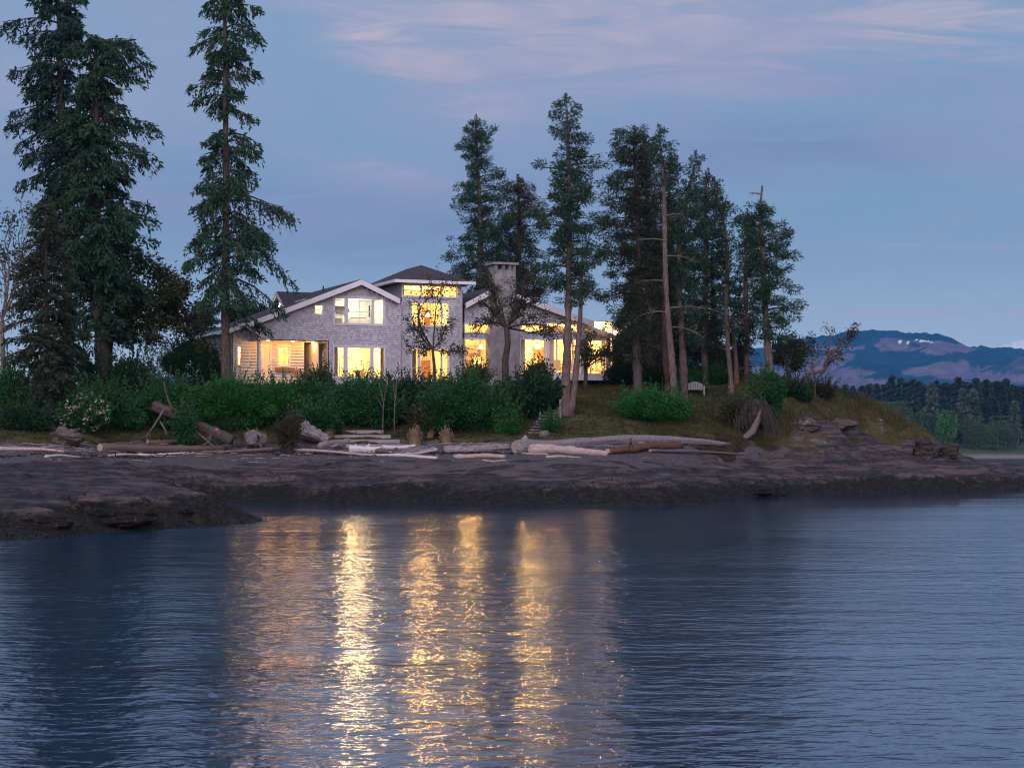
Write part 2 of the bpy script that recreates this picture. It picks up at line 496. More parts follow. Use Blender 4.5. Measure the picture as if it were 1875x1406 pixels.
def beachz(X, Y, base):
    d = Y - (rock_back(X, Y) - 2)
    e = Y - beach_back(X, Y) - 1.2 * fbm(X * .2, Y * .3, 3, 33)
    return base + .05 * fbm(X * .35, Y * .35, 4, 31) - .03 - .32 * np.clip((-d + .5) / 1.2, 0, 1) - .6 * np.clip((-d - 1.0) / 3, 0, 2) - .6 * np.clip((e - .6) / 2.5, 0, 2)
def bluffz(X, Y, base):
    e = Y - beach_back(X, Y) - 1.2 * fbm(X * .2, Y * .3, 3, 33)
    pxv = PX0 + F * X / np.maximum(Y, 1)
    knoll = np.clip((pxv - 1420) / 60, 0, 1)
    n = fbm(X * .45, Y * .45, 5, 41)
    house = np.clip((Y - 121 - .4 * (X + 17)) / 4, 0, 1)
    ridge = np.abs(fbm(X * .33 + 3, Y * .33 + base * .4, 4, 51))
    craggy = np.clip((3.9 + .8 * fbm(X * .2, Y * .2, 3, 71) - base) / .9, 0, 1)
    z = base + .16 * n * (1 - house) + .05 * fbm(X * 1.8, Y * 1.8, 3, 44) * (1 - house)
    z = z + knoll * (.30 * ridge - .12) * (.25 + .75 * craggy)
    h = z * 1.5 + .6 * fbm(X * .15, Y * .15, 3, 61); fr = h - np.floor(h)
    z = z + knoll * craggy * (np.where(fr < .65, fr * .3, .195 + (fr - .65) / .35 * .805) - fr) * .6
    return z - .8 * np.clip((-e) / 2.5, 0, 2)

# rock
m, t, b, _ = material('sandstone')
p = pos(t); sp = t.new('ShaderNodeSeparateXYZ'); t.l.new(p, sp.inputs[0]); Zs = sp.outputs[2]
n1 = t.noise(t.scale(p, (.35, .35, 5.0)), .9, 7, .6, .6)
n2 = t.noise(p, .35, 6, .6)
n3 = t.noise(p, 2.4, 8, .7)
c = t.mix(t.ss(n1, .40, .60), (.020, .016, .017), (.095, .070, .066))
c = t.mix(t.ss(t.noise(t.scale(p, (.12, .5, 2.0)), 1.0, 6, .62, .4), .50, .60, 0, .85), c, (.014, .014, .019))
c = t.mix(t.ss(n2, .52, .66, 0, .6), c, (.018, .017, .021))            # dark lichen and water stain
c = t.mix(t.ss(n3, .4, .75, 0, .45), c, (.12, .092, .084))
zz = t.math('ADD', Zs, t.math('MULTIPLY', t.math('SUBTRACT', n2, .5), 1.5))
zz = t.math('ADD', zz, t.math('MULTIPLY', t.math('SUBTRACT', n3, .5), .8))
weed = t.ss(zz, .62, .92, 1, 0)
wc = t.mix(t.ss(n3, .45, .7), (.007, .007, .006), (.030, .024, .011))
c = t.mix(weed, c, wc)
t.put(b.inputs['Base Color'], c)
b.inputs['Roughness'].default_value = .85
b.inputs['Specular IOR Level'].default_value = .25
vc = t.new('ShaderNodeTexVoronoi', feature='DISTANCE_TO_EDGE'); vc.inputs['Scale'].default_value = 1.0
wv = t.new('ShaderNodeVectorMath', operation='ADD'); t.put(wv.inputs[0], t.scale(p, (.28, .9, 2.2)))
wn = t.new('ShaderNodeTexNoise'); t.put(wn.inputs['Vector'], p); wn.inputs['Scale'].default_value = .8; wn.inputs['Detail'].default_value = 4
t.put(wv.inputs[1], wn.outputs[1]); t.put(vc.inputs['Vector'], wv.outputs[0])
crack = t.ss(vc.outputs['Distance'], .0, .045, 1, 0)
c = t.mix(t.math('MULTIPLY', crack, t.ss(n2, .38, .6, .2, .95)), c, (.008, .007, .008))
fg = t.noise(p, 9.0, 4, .7)
c = t.mix(t.ss(fg, .58, .72, 0, .5), c, (.15, .12, .11))
t.put(b.inputs['Base Color'], c)
hb = t.math('ADD', t.math('MULTIPLY', n1, .5), t.math('MULTIPLY', n3, .6))
t.put(b.inputs['Normal'], t.bump(hb, 1.0, .12))
M['rock'] = m
sheet('rock_shelf', -36, 50, 50, 160, .22, rockz, lambda X, Y, B, Z: (Z > -1.4) & (Y < rock_back(X, Y) + 7), M['rock'])
# gravel beach
m, t, b, _ = material('gravel')
p = pos(t)
vo = t.new('ShaderNodeTexVoronoi'); t.put(vo.inputs['Vector'], p); vo.inputs['Scale'].default_value = 9.0
n2 = t.noise(p, .5, 5, .6)
n4 = t.noise(t.scale(p, (1, 1.5, 1)), 1.1, 5, .7)
c = t.mix(vo.outputs['Color'], (.055, .046, .046), (.115, .097, .095))
c = t.mix(t.ss(n2, .4, .7, 0, .6), c, (.06, .048, .046))
c = t.mix(t.ss(n4, .64, .70, 0, .85), c, (.02, .016, .014))             # wrack
t.put(b.inputs['Base Color'], c); b.inputs['Roughness'].default_value = .9
t.put(b.inputs['Normal'], t.bump(vo.outputs['Distance'], .8, .05))
M['gravel'] = m
sheet('gravel_beach', -42, 22, 80, 124, .3, beachz, lambda X, Y, B, Z: (Y > rock_back(X, Y) - 7) & (Y < beach_back(X, Y) + 5), M['gravel'])
# earth bank, lawn and knoll
m, t, b, _ = material('bank_earth')
p = pos(t)
geo = t.new('ShaderNodeNewGeometry'); sn = t.new('ShaderNodeSeparateXYZ'); t.l.new(geo.outputs['True Normal'], sn.inputs[0])
sp = t.new('ShaderNodeSeparateXYZ'); t.l.new(p, sp.inputs[0])
n1 = t.noise(p, .45, 6, .65); n3 = t.noise(p, 2.2, 7, .7); n5 = t.noise(t.scale(p, (.5, .5, 3)), 1.0, 6, .6)
grass = t.mix(t.ss(n3, .3, .7), (.030, .040, .011), (.095, .085, .030))
grass = t.mix(t.ss(n1, .5, .7, 0, .6), grass, (.10, .078, .036))
soil = t.mix(t.ss(n3, .35, .7), (.018, .011, .007), (.062, .038, .024))
steep = t.ss(t.math('ADD', sn.outputs[2], t.math('MULTIPLY', t.math('SUBTRACT', n1, .5), .35)), .76, .93, 1, 0)
c = t.mix(t.math('MULTIPLY', steep, t.ss(sp.outputs[0], 12.5, 15.0, 1.0, .30)), grass, soil)
low = t.ss(t.math('ADD', sp.outputs[2], t.math('MULTIPLY', t.math('SUBTRACT', n1, .5), 2.2)), 2.3, 3.3, 1, 0)
stone = t.mix(t.ss(n5, .35, .65), (.035, .028, .026), (.17, .13, .115))
stone = t.mix(t.ss(n3, .45, .62, 0, .6), stone, (.055, .045, .018))
right = t.ss(sp.outputs[0], 13.0, 16.0)
rk = t.math('MULTIPLY', right, t.math('MAXIMUM', t.math('MULTIPLY', low, .95), t.math('MULTIPLY', steep, t.ss(n1, .54, .64))))
c = t.mix(t.math('MULTIPLY', low, t.math('SUBTRACT', 1.0, right)), c, soil)
c = t.mix(rk, c, stone)
t.put(b.inputs['Base Color'], c); b.inputs['Roughness'].default_value = .95
b.inputs['Specular IOR Level'].default_value = .1
t.put(b.inputs['Normal'], t.bump(t.math('ADD', n3, n5), 1.0, .12))
M['bank'] = m
sheet('bluff', -60, 48, 94, 216, .32, bluffz, lambda X, Y, B, Z: (Y > beach_back(X, Y) - 4) & (Z > -2.2), M['bank'])

# ------------------------------------------------------------------ water
m, t, b, _ = material('sea_water')
p = pos(t)
sp = t.new('ShaderNodeSeparateXYZ'); t.l.new(p, sp.inputs[0])
b.inputs['Base Color'].default_value = (.001, .028, .075, 1)
rg_sock = b.inputs['Roughness']
b.inputs['IOR'].default_value = 2.0
b.inputs['Specular IOR Level'].default_value = .5
rip = t.noise(t.scale(p, (.8, 1.0, 1)), 3.0, 3, .5, .35)
fine = t.noise(t.scale(p, (.6, 1.0, 1)), 8.5, 2, .5, .3)
swell = t.noise(t.scale(p, (.65, 1.0, 1)), .66, 2, .45, .2)
wind = t.noise(t.scale(p, (.10, .035, 1)), 1.0, 3, .55)
wind2 = t.noise(t.scale(p, (.045, .10, 1)), 1.0, 4, .6, .5)
ws = t.math('MULTIPLY', t.ss(wind, .33, .62, .60, 1.0), t.ss(wind2, .36, .62, .50, 1.15))
# sheltered in the lee of the rocks, livelier further out
sv = t.math('ADD', t.math('MULTIPLY', sp.outputs[0], NX * .9), t.math('MULTIPLY', sp.outputs[1], NY))
calm = t.ss(t.math('ADD', sv, t.math('MULTIPLY', t.math('SUBTRACT', wind, .5), 14.0)), 58.0, 92.0, 1.0, .30)
t.put(rg_sock, t.math('MULTIPLY_ADD', t.math('MULTIPLY', calm, t.ss(wind, .3, .62, .6, 1.0)), .115, .035))
ws = t.math('MULTIPLY', ws, calm)
h = t.math('ADD', t.math('MULTIPLY', rip, .053), t.math('ADD', t.math('MULTIPLY', fine, .010), t.math('MULTIPLY', swell, .066)))
t.put(b.inputs['Normal'], t.bump(t.math('MULTIPLY', h, ws), 1.0, .85))
M['sea'] = m
mb = MB()
mb.add([[-9000, -300, 0], [9000, -300, 0], [9000, 9000, 0], [-9000, 9000, 0]], [[0, 1, 2, 3]])
sea = mb.build('sea', M['sea']); tag(sea, kind='structure')
mb = MB()
mb.add([[-9000, -300, -3.2], [9000, -300, -3.2], [9000, 9000, -3.2], [-9000, 9000, -3.2]], [[0, 1, 2, 3]])
tag(mb.build('seabed', M['gravel']), kind='structure')

# ------------------------------------------------------------------ far shore and mountain
FARY = shoreY(838.6)
def farz(X, Y):
    d = Y - FARY - 14 * fbm(X * .008, X * 0 + 3, 3, 5)
    return np.clip(d * .05, -3, 2.2) + np.clip((d - 30) * .06, 0, 10) + 1.2 * fbm(X * .02, Y * .02, 3, 8) * np.clip(d / 60, 0, 1)
xs = np.arange(-1500, 1501, 12.); ys = np.arange(FARY - 60, FARY + 700, 8.)
X, Y = np.meshgrid(xs, ys); Z = farz(X, Y); nx = len(xs)
q = np.array([[i * nx + j, i * nx + j + 1, (i + 1) * nx + j + 1, (i + 1) * nx + j] for i in range(len(ys) - 1) for j in range(nx - 1)])
m, t, b, _ = material('far_ground')
p = pos(t); sp = t.new('ShaderNodeSeparateXYZ'); t.l.new(p, sp.inputs[0])
nz = t.noise(p, .05, 4, .6)
t.put(b.inputs['Base Color'], t.mix(t.ss(t.math('ADD', sp.outputs[2], nz), 1.2, 2.6), (.20, .165, .14), (.05, .07, .03)))
M['far_ground'] = m
tag(mk('far_shore', np.stack([X.ravel(), Y.ravel(), Z.ravel()], -1), [], [q], m, None, True), kind='structure')

RID = np.array([(700, 690), (1000, 684), (1250, 676), (1380, 664), (1460, 638), (1500, 628), (1560, 621), (1620, 614), (1672, 610), (1700, 611), (1722, 618), (1745, 629), (1768, 634), (1800, 634), (1835, 636), (1880, 640), (1950, 652), (2200, 668), (2700, 690)], float)
RID2 = np.array([(1600, 690), (1760, 652), (1825, 636), (1850, 627), (1875, 621), (1930, 606), (2000, 610), (2100, 630), (2400, 680)], float)
def mountain(name, ridge, Yr, Yb, Yback, x0, x1, seed):
    pxs = np.linspace(x0, x1, 420); ts = np.linspace(0, 1, 110)
    Pm, Tm = np.meshgrid(pxs, ts)
    Yv = Yb + (Yr - Yb) * Tm
    X = (Pm - PX0) / F * (Yr * .25 + Yv * .75)
    top = (HY - np.interp(Pm, ridge[:, 0], ridge[:, 1])) / F * Yr + CH
    n = fbm(X * .0016, Yv * .0016, 6, seed)
    prof = Tm ** .85
    Z = 25 + (top - 25) * prof + n * 95 * np.sin(np.pi * Tm) ** .8 + 5 * fbm(Pm * .2, Tm * 0, 3, seed + 4) * Tm
    tb = np.linspace(0, 1, 8)[1:]
    Pb, Tb = np.meshgrid(pxs, tb)
    Yc = Yr + (Yback - Yr) * Tb
    Xb = X[-1][None] + 0 * Pb
    Zb = Z[-1][None] * (1 - Tb ** 1.3)
    X = np.vstack([X, Xb]); Yv = np.vstack([Yv, Yc]); Z = np.vstack([Z, Zb])
    nx = X.shape[1]; r = X.shape[0]
    i, j = np.meshgrid(np.arange(r - 1), np.arange(nx - 1), indexing='ij')
    q = np.stack([i * nx + j, i * nx + j + 1, (i + 1) * nx + j + 1, (i + 1) * nx + j], -1).reshape(-1, 4)
    u = PX0 + F * X / Yv; v = HY - F * (Z - CH) / Yv
    wu = u + 22 * fbm(X * .006, Z * .03, 4, 77); wv = v + 7 * fbm(X * .004, Z * .02, 4, 78)
    cut = np.zeros_like(u); snow = np.zeros_like(u)
    def el(cx, cy, rx, ry, tilt=0):
        return 1 - (((wu - cx) / rx) ** 2 + ((wv - cy - tilt * (wu - cx)) / ry) ** 2)
    if seed == 3:
        for a in [(1650, 634, 48, 15), (1715, 638, 60, 12, .10), (1575, 636, 22, 4), (1500, 640, 48, 8), (1510, 662, 60, 9, -.08), (1520, 682, 80, 10), (1720, 675, 75, 10, -.10), (1790, 684, 90, 8), (1560, 702, 130, 8), (1850, 692, 80, 8), (1440, 690, 60, 12), (1380, 676, 50, 9)]:
            cut = np.maximum(cut, np.clip(el(*a) * 4, 0, 1))
        cut *= 1 - np.clip(1 - ((wu - 1682) / 14) ** 2 - ((wv - 637) / 9) ** 2, 0, 1)
        snow = np.maximum(np.clip(3 * (1 - ((u - 1652) / 14) ** 2 - ((v - 626 - .1 * (u - 1652)) / 1.6) ** 2), 0, 1), np.clip(3 * (1 - ((u - 1692) / 22) ** 2 - ((v - 624.5 - .12 * (u - 1692)) / 1.5) ** 2), 0, 1))
    else:
        snow = np.clip((646 - v) / 10 + 1.6 * fbm(X * .012, Z * .03, 4, 90) - .35, 0, 1) * (u > 1800)
    return tag(mk(name, np.stack([X.ravel(), Yv.ravel(), Z.ravel()], -1), [], [q], M['mountain'], None, True, {'clearcut': cut.ravel(), 'snow': snow.ravel()}), kind='structure')
m, t, b, _ = material('mountain_forest')
p = pos(t)
a1 = t.new('ShaderNodeAttribute', attribute_name='clearcut'); a2 = t.new('ShaderNodeAttribute', attribute_name='snow')
nf = t.noise(t.scale(p, (1, 1, 2)), .02, 6, .65)
nb = t.noise(p, .0022, 5, .6)
fo = t.mix(t.ss(nf, .35, .7), (.004, .022, .050), (.010, .042, .080))  # forest pushed towards blue: some distance haze is put into its colour
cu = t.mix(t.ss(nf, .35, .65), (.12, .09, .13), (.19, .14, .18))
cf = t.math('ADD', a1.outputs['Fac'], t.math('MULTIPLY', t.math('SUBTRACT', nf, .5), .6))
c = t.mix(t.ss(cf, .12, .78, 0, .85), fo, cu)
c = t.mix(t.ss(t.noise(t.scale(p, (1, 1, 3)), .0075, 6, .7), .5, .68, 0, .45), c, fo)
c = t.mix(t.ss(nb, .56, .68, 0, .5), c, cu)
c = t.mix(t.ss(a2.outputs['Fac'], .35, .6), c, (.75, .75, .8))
t.put(b.inputs['Base Color'], c); b.inputs['Roughness'].default_value = 1
b.inputs['Specular IOR Level'].default_value = 0
M['mountain'] = m
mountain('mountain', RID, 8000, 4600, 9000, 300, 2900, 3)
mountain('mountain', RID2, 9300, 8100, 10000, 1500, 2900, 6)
# ------------------------------------------------------------------ house
def shinglemat(name, lo, hi, tint):
    m, t, b, _ = material(name)
    geo = t.new('ShaderNodeNewGeometry')
    r = geo.outputs['Random Per Island']
    n = t.noise(t.scale(geo.outputs['Position'], (3, 3, 1)), 2.0, 5, .65)
    c = t.mix(r, lo, hi)
    c = t.mix(t.ss(n, .35, .75, 0, .5), c, tint)
    t.put(b.inputs['Base Color'], c); b.inputs['Roughness'].default_value = .85
    return m
M['shingle'] = shinglemat('cedar_shingle', (.30, .30, .32), (.50, .495, .52), (.38, .36, .365))
M['siding'] = shinglemat('cedar_board', (.46, .41, .37), (.56, .50, .45), (.48, .42, .37))
M['sheath'] = plain('wall_sheathing', (.07, .066, .07), .9, .1)
M['trim'] = plain('white_trim', (.62, .60, .60), .55, .06, 2)
M['greytrim'] = plain('grey_trim', (.50, .48, .49), .6, .06, 2)
M['gutter'] = plain('gutter_paint', (.66, .64, .64), .4, .05, 2, .4)
M['inner'] = plain('inner_paint', (.60, .55, .46), .8, .10, .6)
M['inner_cool'] = plain('inner_cool_paint', (.62, .62, .60), .8, .05, .6)
M['inner_tan'] = plain('inner_tan_paint', (.62, .50, .36), .8, .08, .6)
M['blind'] = plain('blind_cloth', (.72, .60, .36), .8, .06, 3)
M['floorwood'] = plain('floor_wood', (.36, .22, .12), .5, .2, 1.2)
M['furn'] = plain('furniture_wood', (.22, .11, .05), .5, .3, 3)
M['furn_dark'] = plain('dark_wood', (.06, .035, .02), .5, .3, 3)
M['cloth_white'] = plain('white_cloth', (.72, .69, .63), .9, .1, 3)
M['cloth_grey'] = plain('grey_cloth', (.30, .28, .26), .9, .1, 3)
M['door_white'] = plain('door_paint', (.70, .66, .60), .5, .06, 2)
M['concrete'] = plain('chimney_block', (.25, .235, .238), .9, .3, 1.6, .2, .02)
M['deckwood'] = plain('deck_wood', (.34, .31, .32), .8, .25, 2)
M['dark_glass'] = plain('dark_glass', (.02, .02, .022), .1, .1, 1, .5)
# dark asphalt roof
m, t, b, _ = material('roof_shingle')
p = pos(t)
n = t.noise(t.scale(p, (1, 1, 6)), 2.2, 5, .7)
vo = t.new('ShaderNodeTexVoronoi'); t.put(vo.inputs['Vector'], t.scale(p, (1, 1, 2.5))); vo.inputs['Scale'].default_value = 4.0
c = t.mix(vo.outputs['Color'], (.040, .032, .035), (.075, .062, .066)); c = t.mix(t.ss(n, .4, .7, 0, .5), c, (.05, .04, .045))
t.put(b.inputs['Base Color'], c); b.inputs['Roughness'].default_value = .9
M['roof'] = m
# window glass: mostly clear, a little reflection
m = bpy.data.materials.new('window_glass'); m.use_nodes = True
t = NT(m.node_tree); t.n.clear(); out = t.new('ShaderNodeOutputMaterial')
tr = t.new('ShaderNodeBsdfTransparent'); tr.inputs[0].default_value = (.97, .98, .97, 1)
gl = t.new('ShaderNodeBsdfGlossy'); gl.inputs['Roughness'].default_value = .02
mx = t.new('ShaderNodeMixShader'); mx.inputs[0].default_value = .06; t.l.new(tr.outputs[0], mx.inputs[1]); t.l.new(gl.outputs[0], mx.inputs[2]); t.l.new(mx.outputs[0], out.inputs[0])
M['glass'] = m
def emis(name, col, s):
    m = bpy.data.materials.new(name); m.use_nodes = True
    t = NT(m.node_tree); t.n.clear(); out = t.new('ShaderNodeOutputMaterial')
    e = t.new('ShaderNodeEmission'); e.inputs[0].default_value = c4(col); e.inputs[1].default_value = s
    t.l.new(e.outputs[0], out.inputs[0]); return m
M['lamp_warm'] = emis('lamp_warm', (1, .70, .34), 14)
M['lamp_soft'] = emis('lamp_soft', (1, .78, .46), 7)
M['lamp_cool'] = emis('lamp_cool', (.90, 1.0, .86), 20)

FL = 6.65                # ground floor level
class Frame:
    """u along a wall to the right seen from outside, v inwards, z up"""
    def __init__(s, o, t, n): s.o = np.array(o, float); s.t = np.array(t, float); s.n = np.array(n, float)
    def W(s, u, v, z):
        u, v, z = np.broadcast_arrays(np.asarray(u, float), np.asarray(v, float), np.asarray(z, float))
        xy = s.o + u[..., None] * s.t + v[..., None] * s.n
        return np.concatenate([xy, z[..., None]], -1)
    def U(s, px, v=0.0):
        k = (px - PX0) / F
        o = s.o + v * s.n
        return (k * o[1] - o[0]) / (s.t[0] - k * s.t[1])
    def Y(s, px, v=0.0):
        return (s.o + v * s.n + s.U(px, v) * s.t)[1]
    def Z(s, px, py, v=0.0):
        return CH + (HY - py) / F * s.Y(px, v)
    def left(s, u, vback):   # a wall at u that faces left, running from vback towards the front
        return Frame(s.o + u * s.t + vback * s.n, -s.n, s.t)
H = Frame((-15.75, 123.5), (TX, TY), (NX, NY))

house = thing('house', 'large two storey shingled house with lit windows, hipped tower and block chimney', 'house', H.W(9, 4, FL))

def fbox(mb, fr, u0, u1, v0, v1, z0, z1):
    c = fr.W([u0, u1, u1, u0, u0, u1, u1, u0], [v0, v0, v1, v1, v0, v0, v1, v1], [z0] * 4 + [z1] * 4)
    return mb.hexa(c)
def fprism(mb, fr, u0, u1, v0, v1, zb0, zb1, zt0, zt1):
    c = fr.W([u0, u1, u1, u0, u0, u1, u1, u0], [v0, v0, v1, v1, v0, v0, v1, v1], [zb0, zb1, zb1, zb0, zt0, zt1, zt1, zt0])
    return mb.hexa(c)
def fbeam(mb, fr, a, b, v0, v1, h):   # sloped board between (u,z) a and b, hanging h below that line
    return fprism(mb, fr, a[0], b[0], v0, v1, a[1] - h, b[1] - h, a[1], b[1])

def wall(fr, u0, u1, zb, top, holes, v=0.0, th=.16, mat='shingle', course=.14, name='wall', clad='shingle', breaks=(), skipclad=False):
    """sheathing with openings, clad in rows of separate shingles or boards; top(u) is the roof line"""
    us = sorted(set([u0, u1, *breaks] + [h[i] for h in holes for i in (0, 1) if u0 < h[i] < u1]))
    mb = MB()
    for a, b in zip(us[:-1], us[1:]):
        if b - a < 1e-4: continue
        cuts = sorted([(h[2], h[3]) for h in holes if h[0] < (a + b) / 2 < h[1]])
        z = zb
        for c0, c1 in cuts:
            if c0 > z + 1e-4: fbox(mb, fr, a, b, v, v + th, z, c0)
            z = c1
        fprism(mb, fr, a, b, v, v + th, z, z, max(top(a), z + .01), max(top(b), z + .01))
    o = mb.build(name, M['sheath'], house)
    if skipclad: return o
    g = np.random.default_rng(int(abs(u0 * 100 + zb * 10)) + 5)
    V = []; Q = []
    zmax = max(top(x) for x in us)
    z = zb
    while z < zmax:
        z1 = z + course; zm = z + course * .5
        ints = []; us2 = np.linspace(u0, u1, 241); ok = np.array([top(x) > zm for x in us2])
        i = 0
        while i < len(us2):
            if ok[i]:
                j = i
                while j + 1 < len(us2) and ok[j + 1]: j += 1
                ints.append((us2[i], us2[j])); i = j + 1
            else: i += 1
        for h in holes:
            if h[2] < zm < h[3]:
                nw = []
                for a, b in ints:
                    if h[1] <= a or h[0] >= b: nw.append((a, b)); continue
                    if h[0] > a: nw.append((a, h[0]))
                    if h[1] < b: nw.append((h[1], b))
                ints = nw
        for a, b in ints:
            x = a - g.uniform(0, .1)
            while x < b - .01:
                wd = g.uniform(.10, .19) if clad == 'shingle' else g.uniform(2.2, 3.6)
                xa, xb = max(x, a), min(x + wd - .006, b)
                x += wd
                if xb - xa < .02: continue
                dz = g.uniform(-.010, .008) if clad == 'shingle' else 0
                tk = g.uniform(.036, .058) if clad == 'shingle' else .075
                k = len(V)
                for uu, vv, z_ in ((xa, v - tk, z + dz), (xb, v - tk, z + dz), (xb, v - .012, z1 + .004), (xa, v - .012, z1 + .004), (xa, v - .004, z + dz), (xb, v - .004, z + dz)):
                    V.append((uu, vv, z_))
                Q += [(k, k + 1, k + 2, k + 3), (k + 4, k + 5, k + 1, k)]
        z = z1
    V = np.array(V)
    mb = MB(); mb.add(fr.W(V[:, 0], V[:, 1], V[:, 2]), np.array(Q))
    s = mb.build('shingle' if clad == 'shingle' else 'siding_board', M[mat], o)
    s['kind'] = 'stuff'
    return o

def window(fr, u0, u1, z0, z1, v=0.0, cols=1, rows=1, mull=(), trim=.11, mat='trim', parent=None, name='window', rowz=None, bar=.035, pane_v=.07):
    """casing > pane, mullion, muntin; mull = inner mullions (ua, ub) parting the lights"""
    mb = MB()
    d0, d1 = v - .055, v + .10
    fbox(mb, fr, u0 - trim, u0, d0, d1, z0 - trim, z1 + trim)
    fbox(mb, fr, u1, u1 + trim, d0, d1, z0 - trim, z1 + trim)
    fbox(mb, fr, u0, u1, d0, d1, z1, z1 + trim)
    fbox(mb, fr, u0, u1, d0 - .03, d1, z0 - trim, z0)
    w_ = mb.build(name, M[mat], parent or house)
    edges = [u0] + [x for p in mull for x in p] + [u1]
    for a, b in mull:
        mb = MB(); fbox(mb, fr, a, b, d0 + .005, d1 - .005, z0, z1); mb.build('mullion', M[mat], w_)
    for k in range(0, len(edges), 2):
        a, b = edges[k], edges[k + 1]
        mb = MB(); fbox(mb, fr, a, b, v + pane_v, v + pane_v + .012, z0, z1); mb.build('pane', M['glass'], w_)
        nc = cols[k // 2] if isinstance(cols, (list, tuple)) else cols
        for c in range(1, nc):
            x = a + (b - a) * c / nc
            mb = MB(); fbox(mb, fr, x - bar / 2, x + bar / 2, v + .03, v + .06, z0, z1); mb.build('muntin', M[mat], w_)
        zs = rowz if rowz is not None else [z0 + (z1 - z0) * r / rows for r in range(1, rows)]
        for zr in zs:
            mb = MB(); fbox(mb, fr, a, b, v + .028, v + .058, zr - bar / 2, zr + bar / 2); mb.build('muntin', M[mat], w_)
    return w_

def lamp(name, p, power, col, r=.12, parent=None):
    l = bpy.data.lights.new(name, 'POINT'); l.energy = power * LAMPK; l.color = col; l.shadow_soft_size = r * 2.2
    o = bpy.data.objects.new(name, l); o.location = tuple(float(x) for x in p); COL.objects.link(o)
    return o
LAMPK = 12.0
WARM = (1.0, .54, .155); WARM2 = (1.0, .59, .22); COOL = (.93, 1.0, .84)

def room(fr, u0, u1, v0, v1, z0, z1, mat='inner', floor='floorwood', th=.06):
    for nm, a in (('back_wall', (u0, u1, v1, v1 + th, z0, z1)), ('side_wall', (u0 - th, u0, v0, v1 + th, z0, z1)), ('side_wall', (u1, u1 + th, v0, v1 + th, z0, z1)),
                  ('room_ceiling', (u0 - th, u1 + th, v0, v1 + th, z1, z1 + th)), ('room_floor', (u0 - th, u1 + th, v0, v1 + th, z0 - th, z0))):
        mb = MB(); fbox(mb, fr, *a); mb.build(nm, M[floor if nm == 'room_floor' else mat], house)

def pxr(fr, x0, y0, x1, y1, v=0.0):
    """a window rectangle given by its corners in the photograph"""
    xm = (x0 + x1) / 2
    return fr.U(x0, v), fr.U(x1, v), fr.Z(xm, y1, v), fr.Z(xm, y0, v)

# ---- main gable wing
uA0, uA1 = H.U(472), H.U(733)
VO = -.55                                         # gable overhang
uP = H.U(662, VO); zP = H.Z(662, 511, VO)
uE = H.U(455, VO); zE = H.Z(455, 589, VO)
mL = (zP - zE) / (uP - uE)
uR = H.U(732, VO); zR = H.Z(732, 546, VO)
mR = (zP - zR) / (uR - uP)
def roofA(u): return zP - mL * (uP - u) if u < uP else zP - mR * (u - uP)
topA = lambda u: roofA(u) - .30
zPor = H.Z(535, 624)                              # porch ceiling
uQ1 = H.U(602)                                    # right end of the porch opening
w_up = pxr(H, 613, 546.5, 702.5, 593.5)
w_lo = pxr(H, 612, 635.5, 703, 690)
w_sm = pxr(H, 577, 559.5, 590, 575.5)
ZB = FL - .6
holesA = [w_up, w_lo, w_sm, (uA0 - 1, uQ1, ZB - 1, zPor)]
wall(H, uA0, uA1, ZB, topA, holesA, breaks=(uP,))
def three(w, xs, v=0.0):
    u = [H.U(x, v) for x in xs]
    return (u[0], u[1]), (u[2], u[3])
window(H, *w_up, mull=three(w_up, (631.5, 637, 679.5, 684.5)), cols=[1, 2, 1], rowz=[H.Z(657, 571)], mat='greytrim', bar=.03)
window(H, *w_lo, mull=three(w_lo, (629.5, 636.5, 677.5, 684)), mat='greytrim', trim=.09)
window(H, *w_sm, cols=2, rows=2, mat='greytrim')

# ---- left wing and porch back wall, one plane set back from the gable
VB = 1.8
uB0 = H.U(426, VB); uBe = H.U(556.5, VB)
uEL = H.U(419, 1.25)
topB = lambda u: roofA(u) - .30
w_b = pxr(H, 435.5, 634, 454.5, 668, VB)
dr = (H.U(480, VB), H.U(494, VB), FL - .05, H.Z(487, 632, VB))
w_p = pxr(H, 510.5, 634, 528.5, 668, VB)
topB2 = lambda u: min(roofA(u) - .30, 99) if u < uA0 else zPor + .05
wall(H, uB0, uA0 - .62, ZB, topB, [w_b], v=VB)
wall(H, uA0 - .62, uBe, ZB, lambda u: zPor + .04, [dr, w_p], v=VB, mat='siding', clad='board', course=.185)
wall(H, uA0 - .62, uA0 - .01, zPor + .05, topB, [], v=VB)
window(H, *w_b, v=VB, cols=2, rowz=[H.Z(445, 646.5, VB)], mat='greytrim')
window(H, *w_p, v=VB, cols=2, rowz=[H.Z(519, 647.5, VB)], mat='door_white')
mb = MB(); fbox(mb, H, w_p[0] - .25, w_p[1] + .35, VB - .22, VB - .05, w_p[2] - .42, w_p[2] - .18); mb.build('window_box', M['furn'], house)
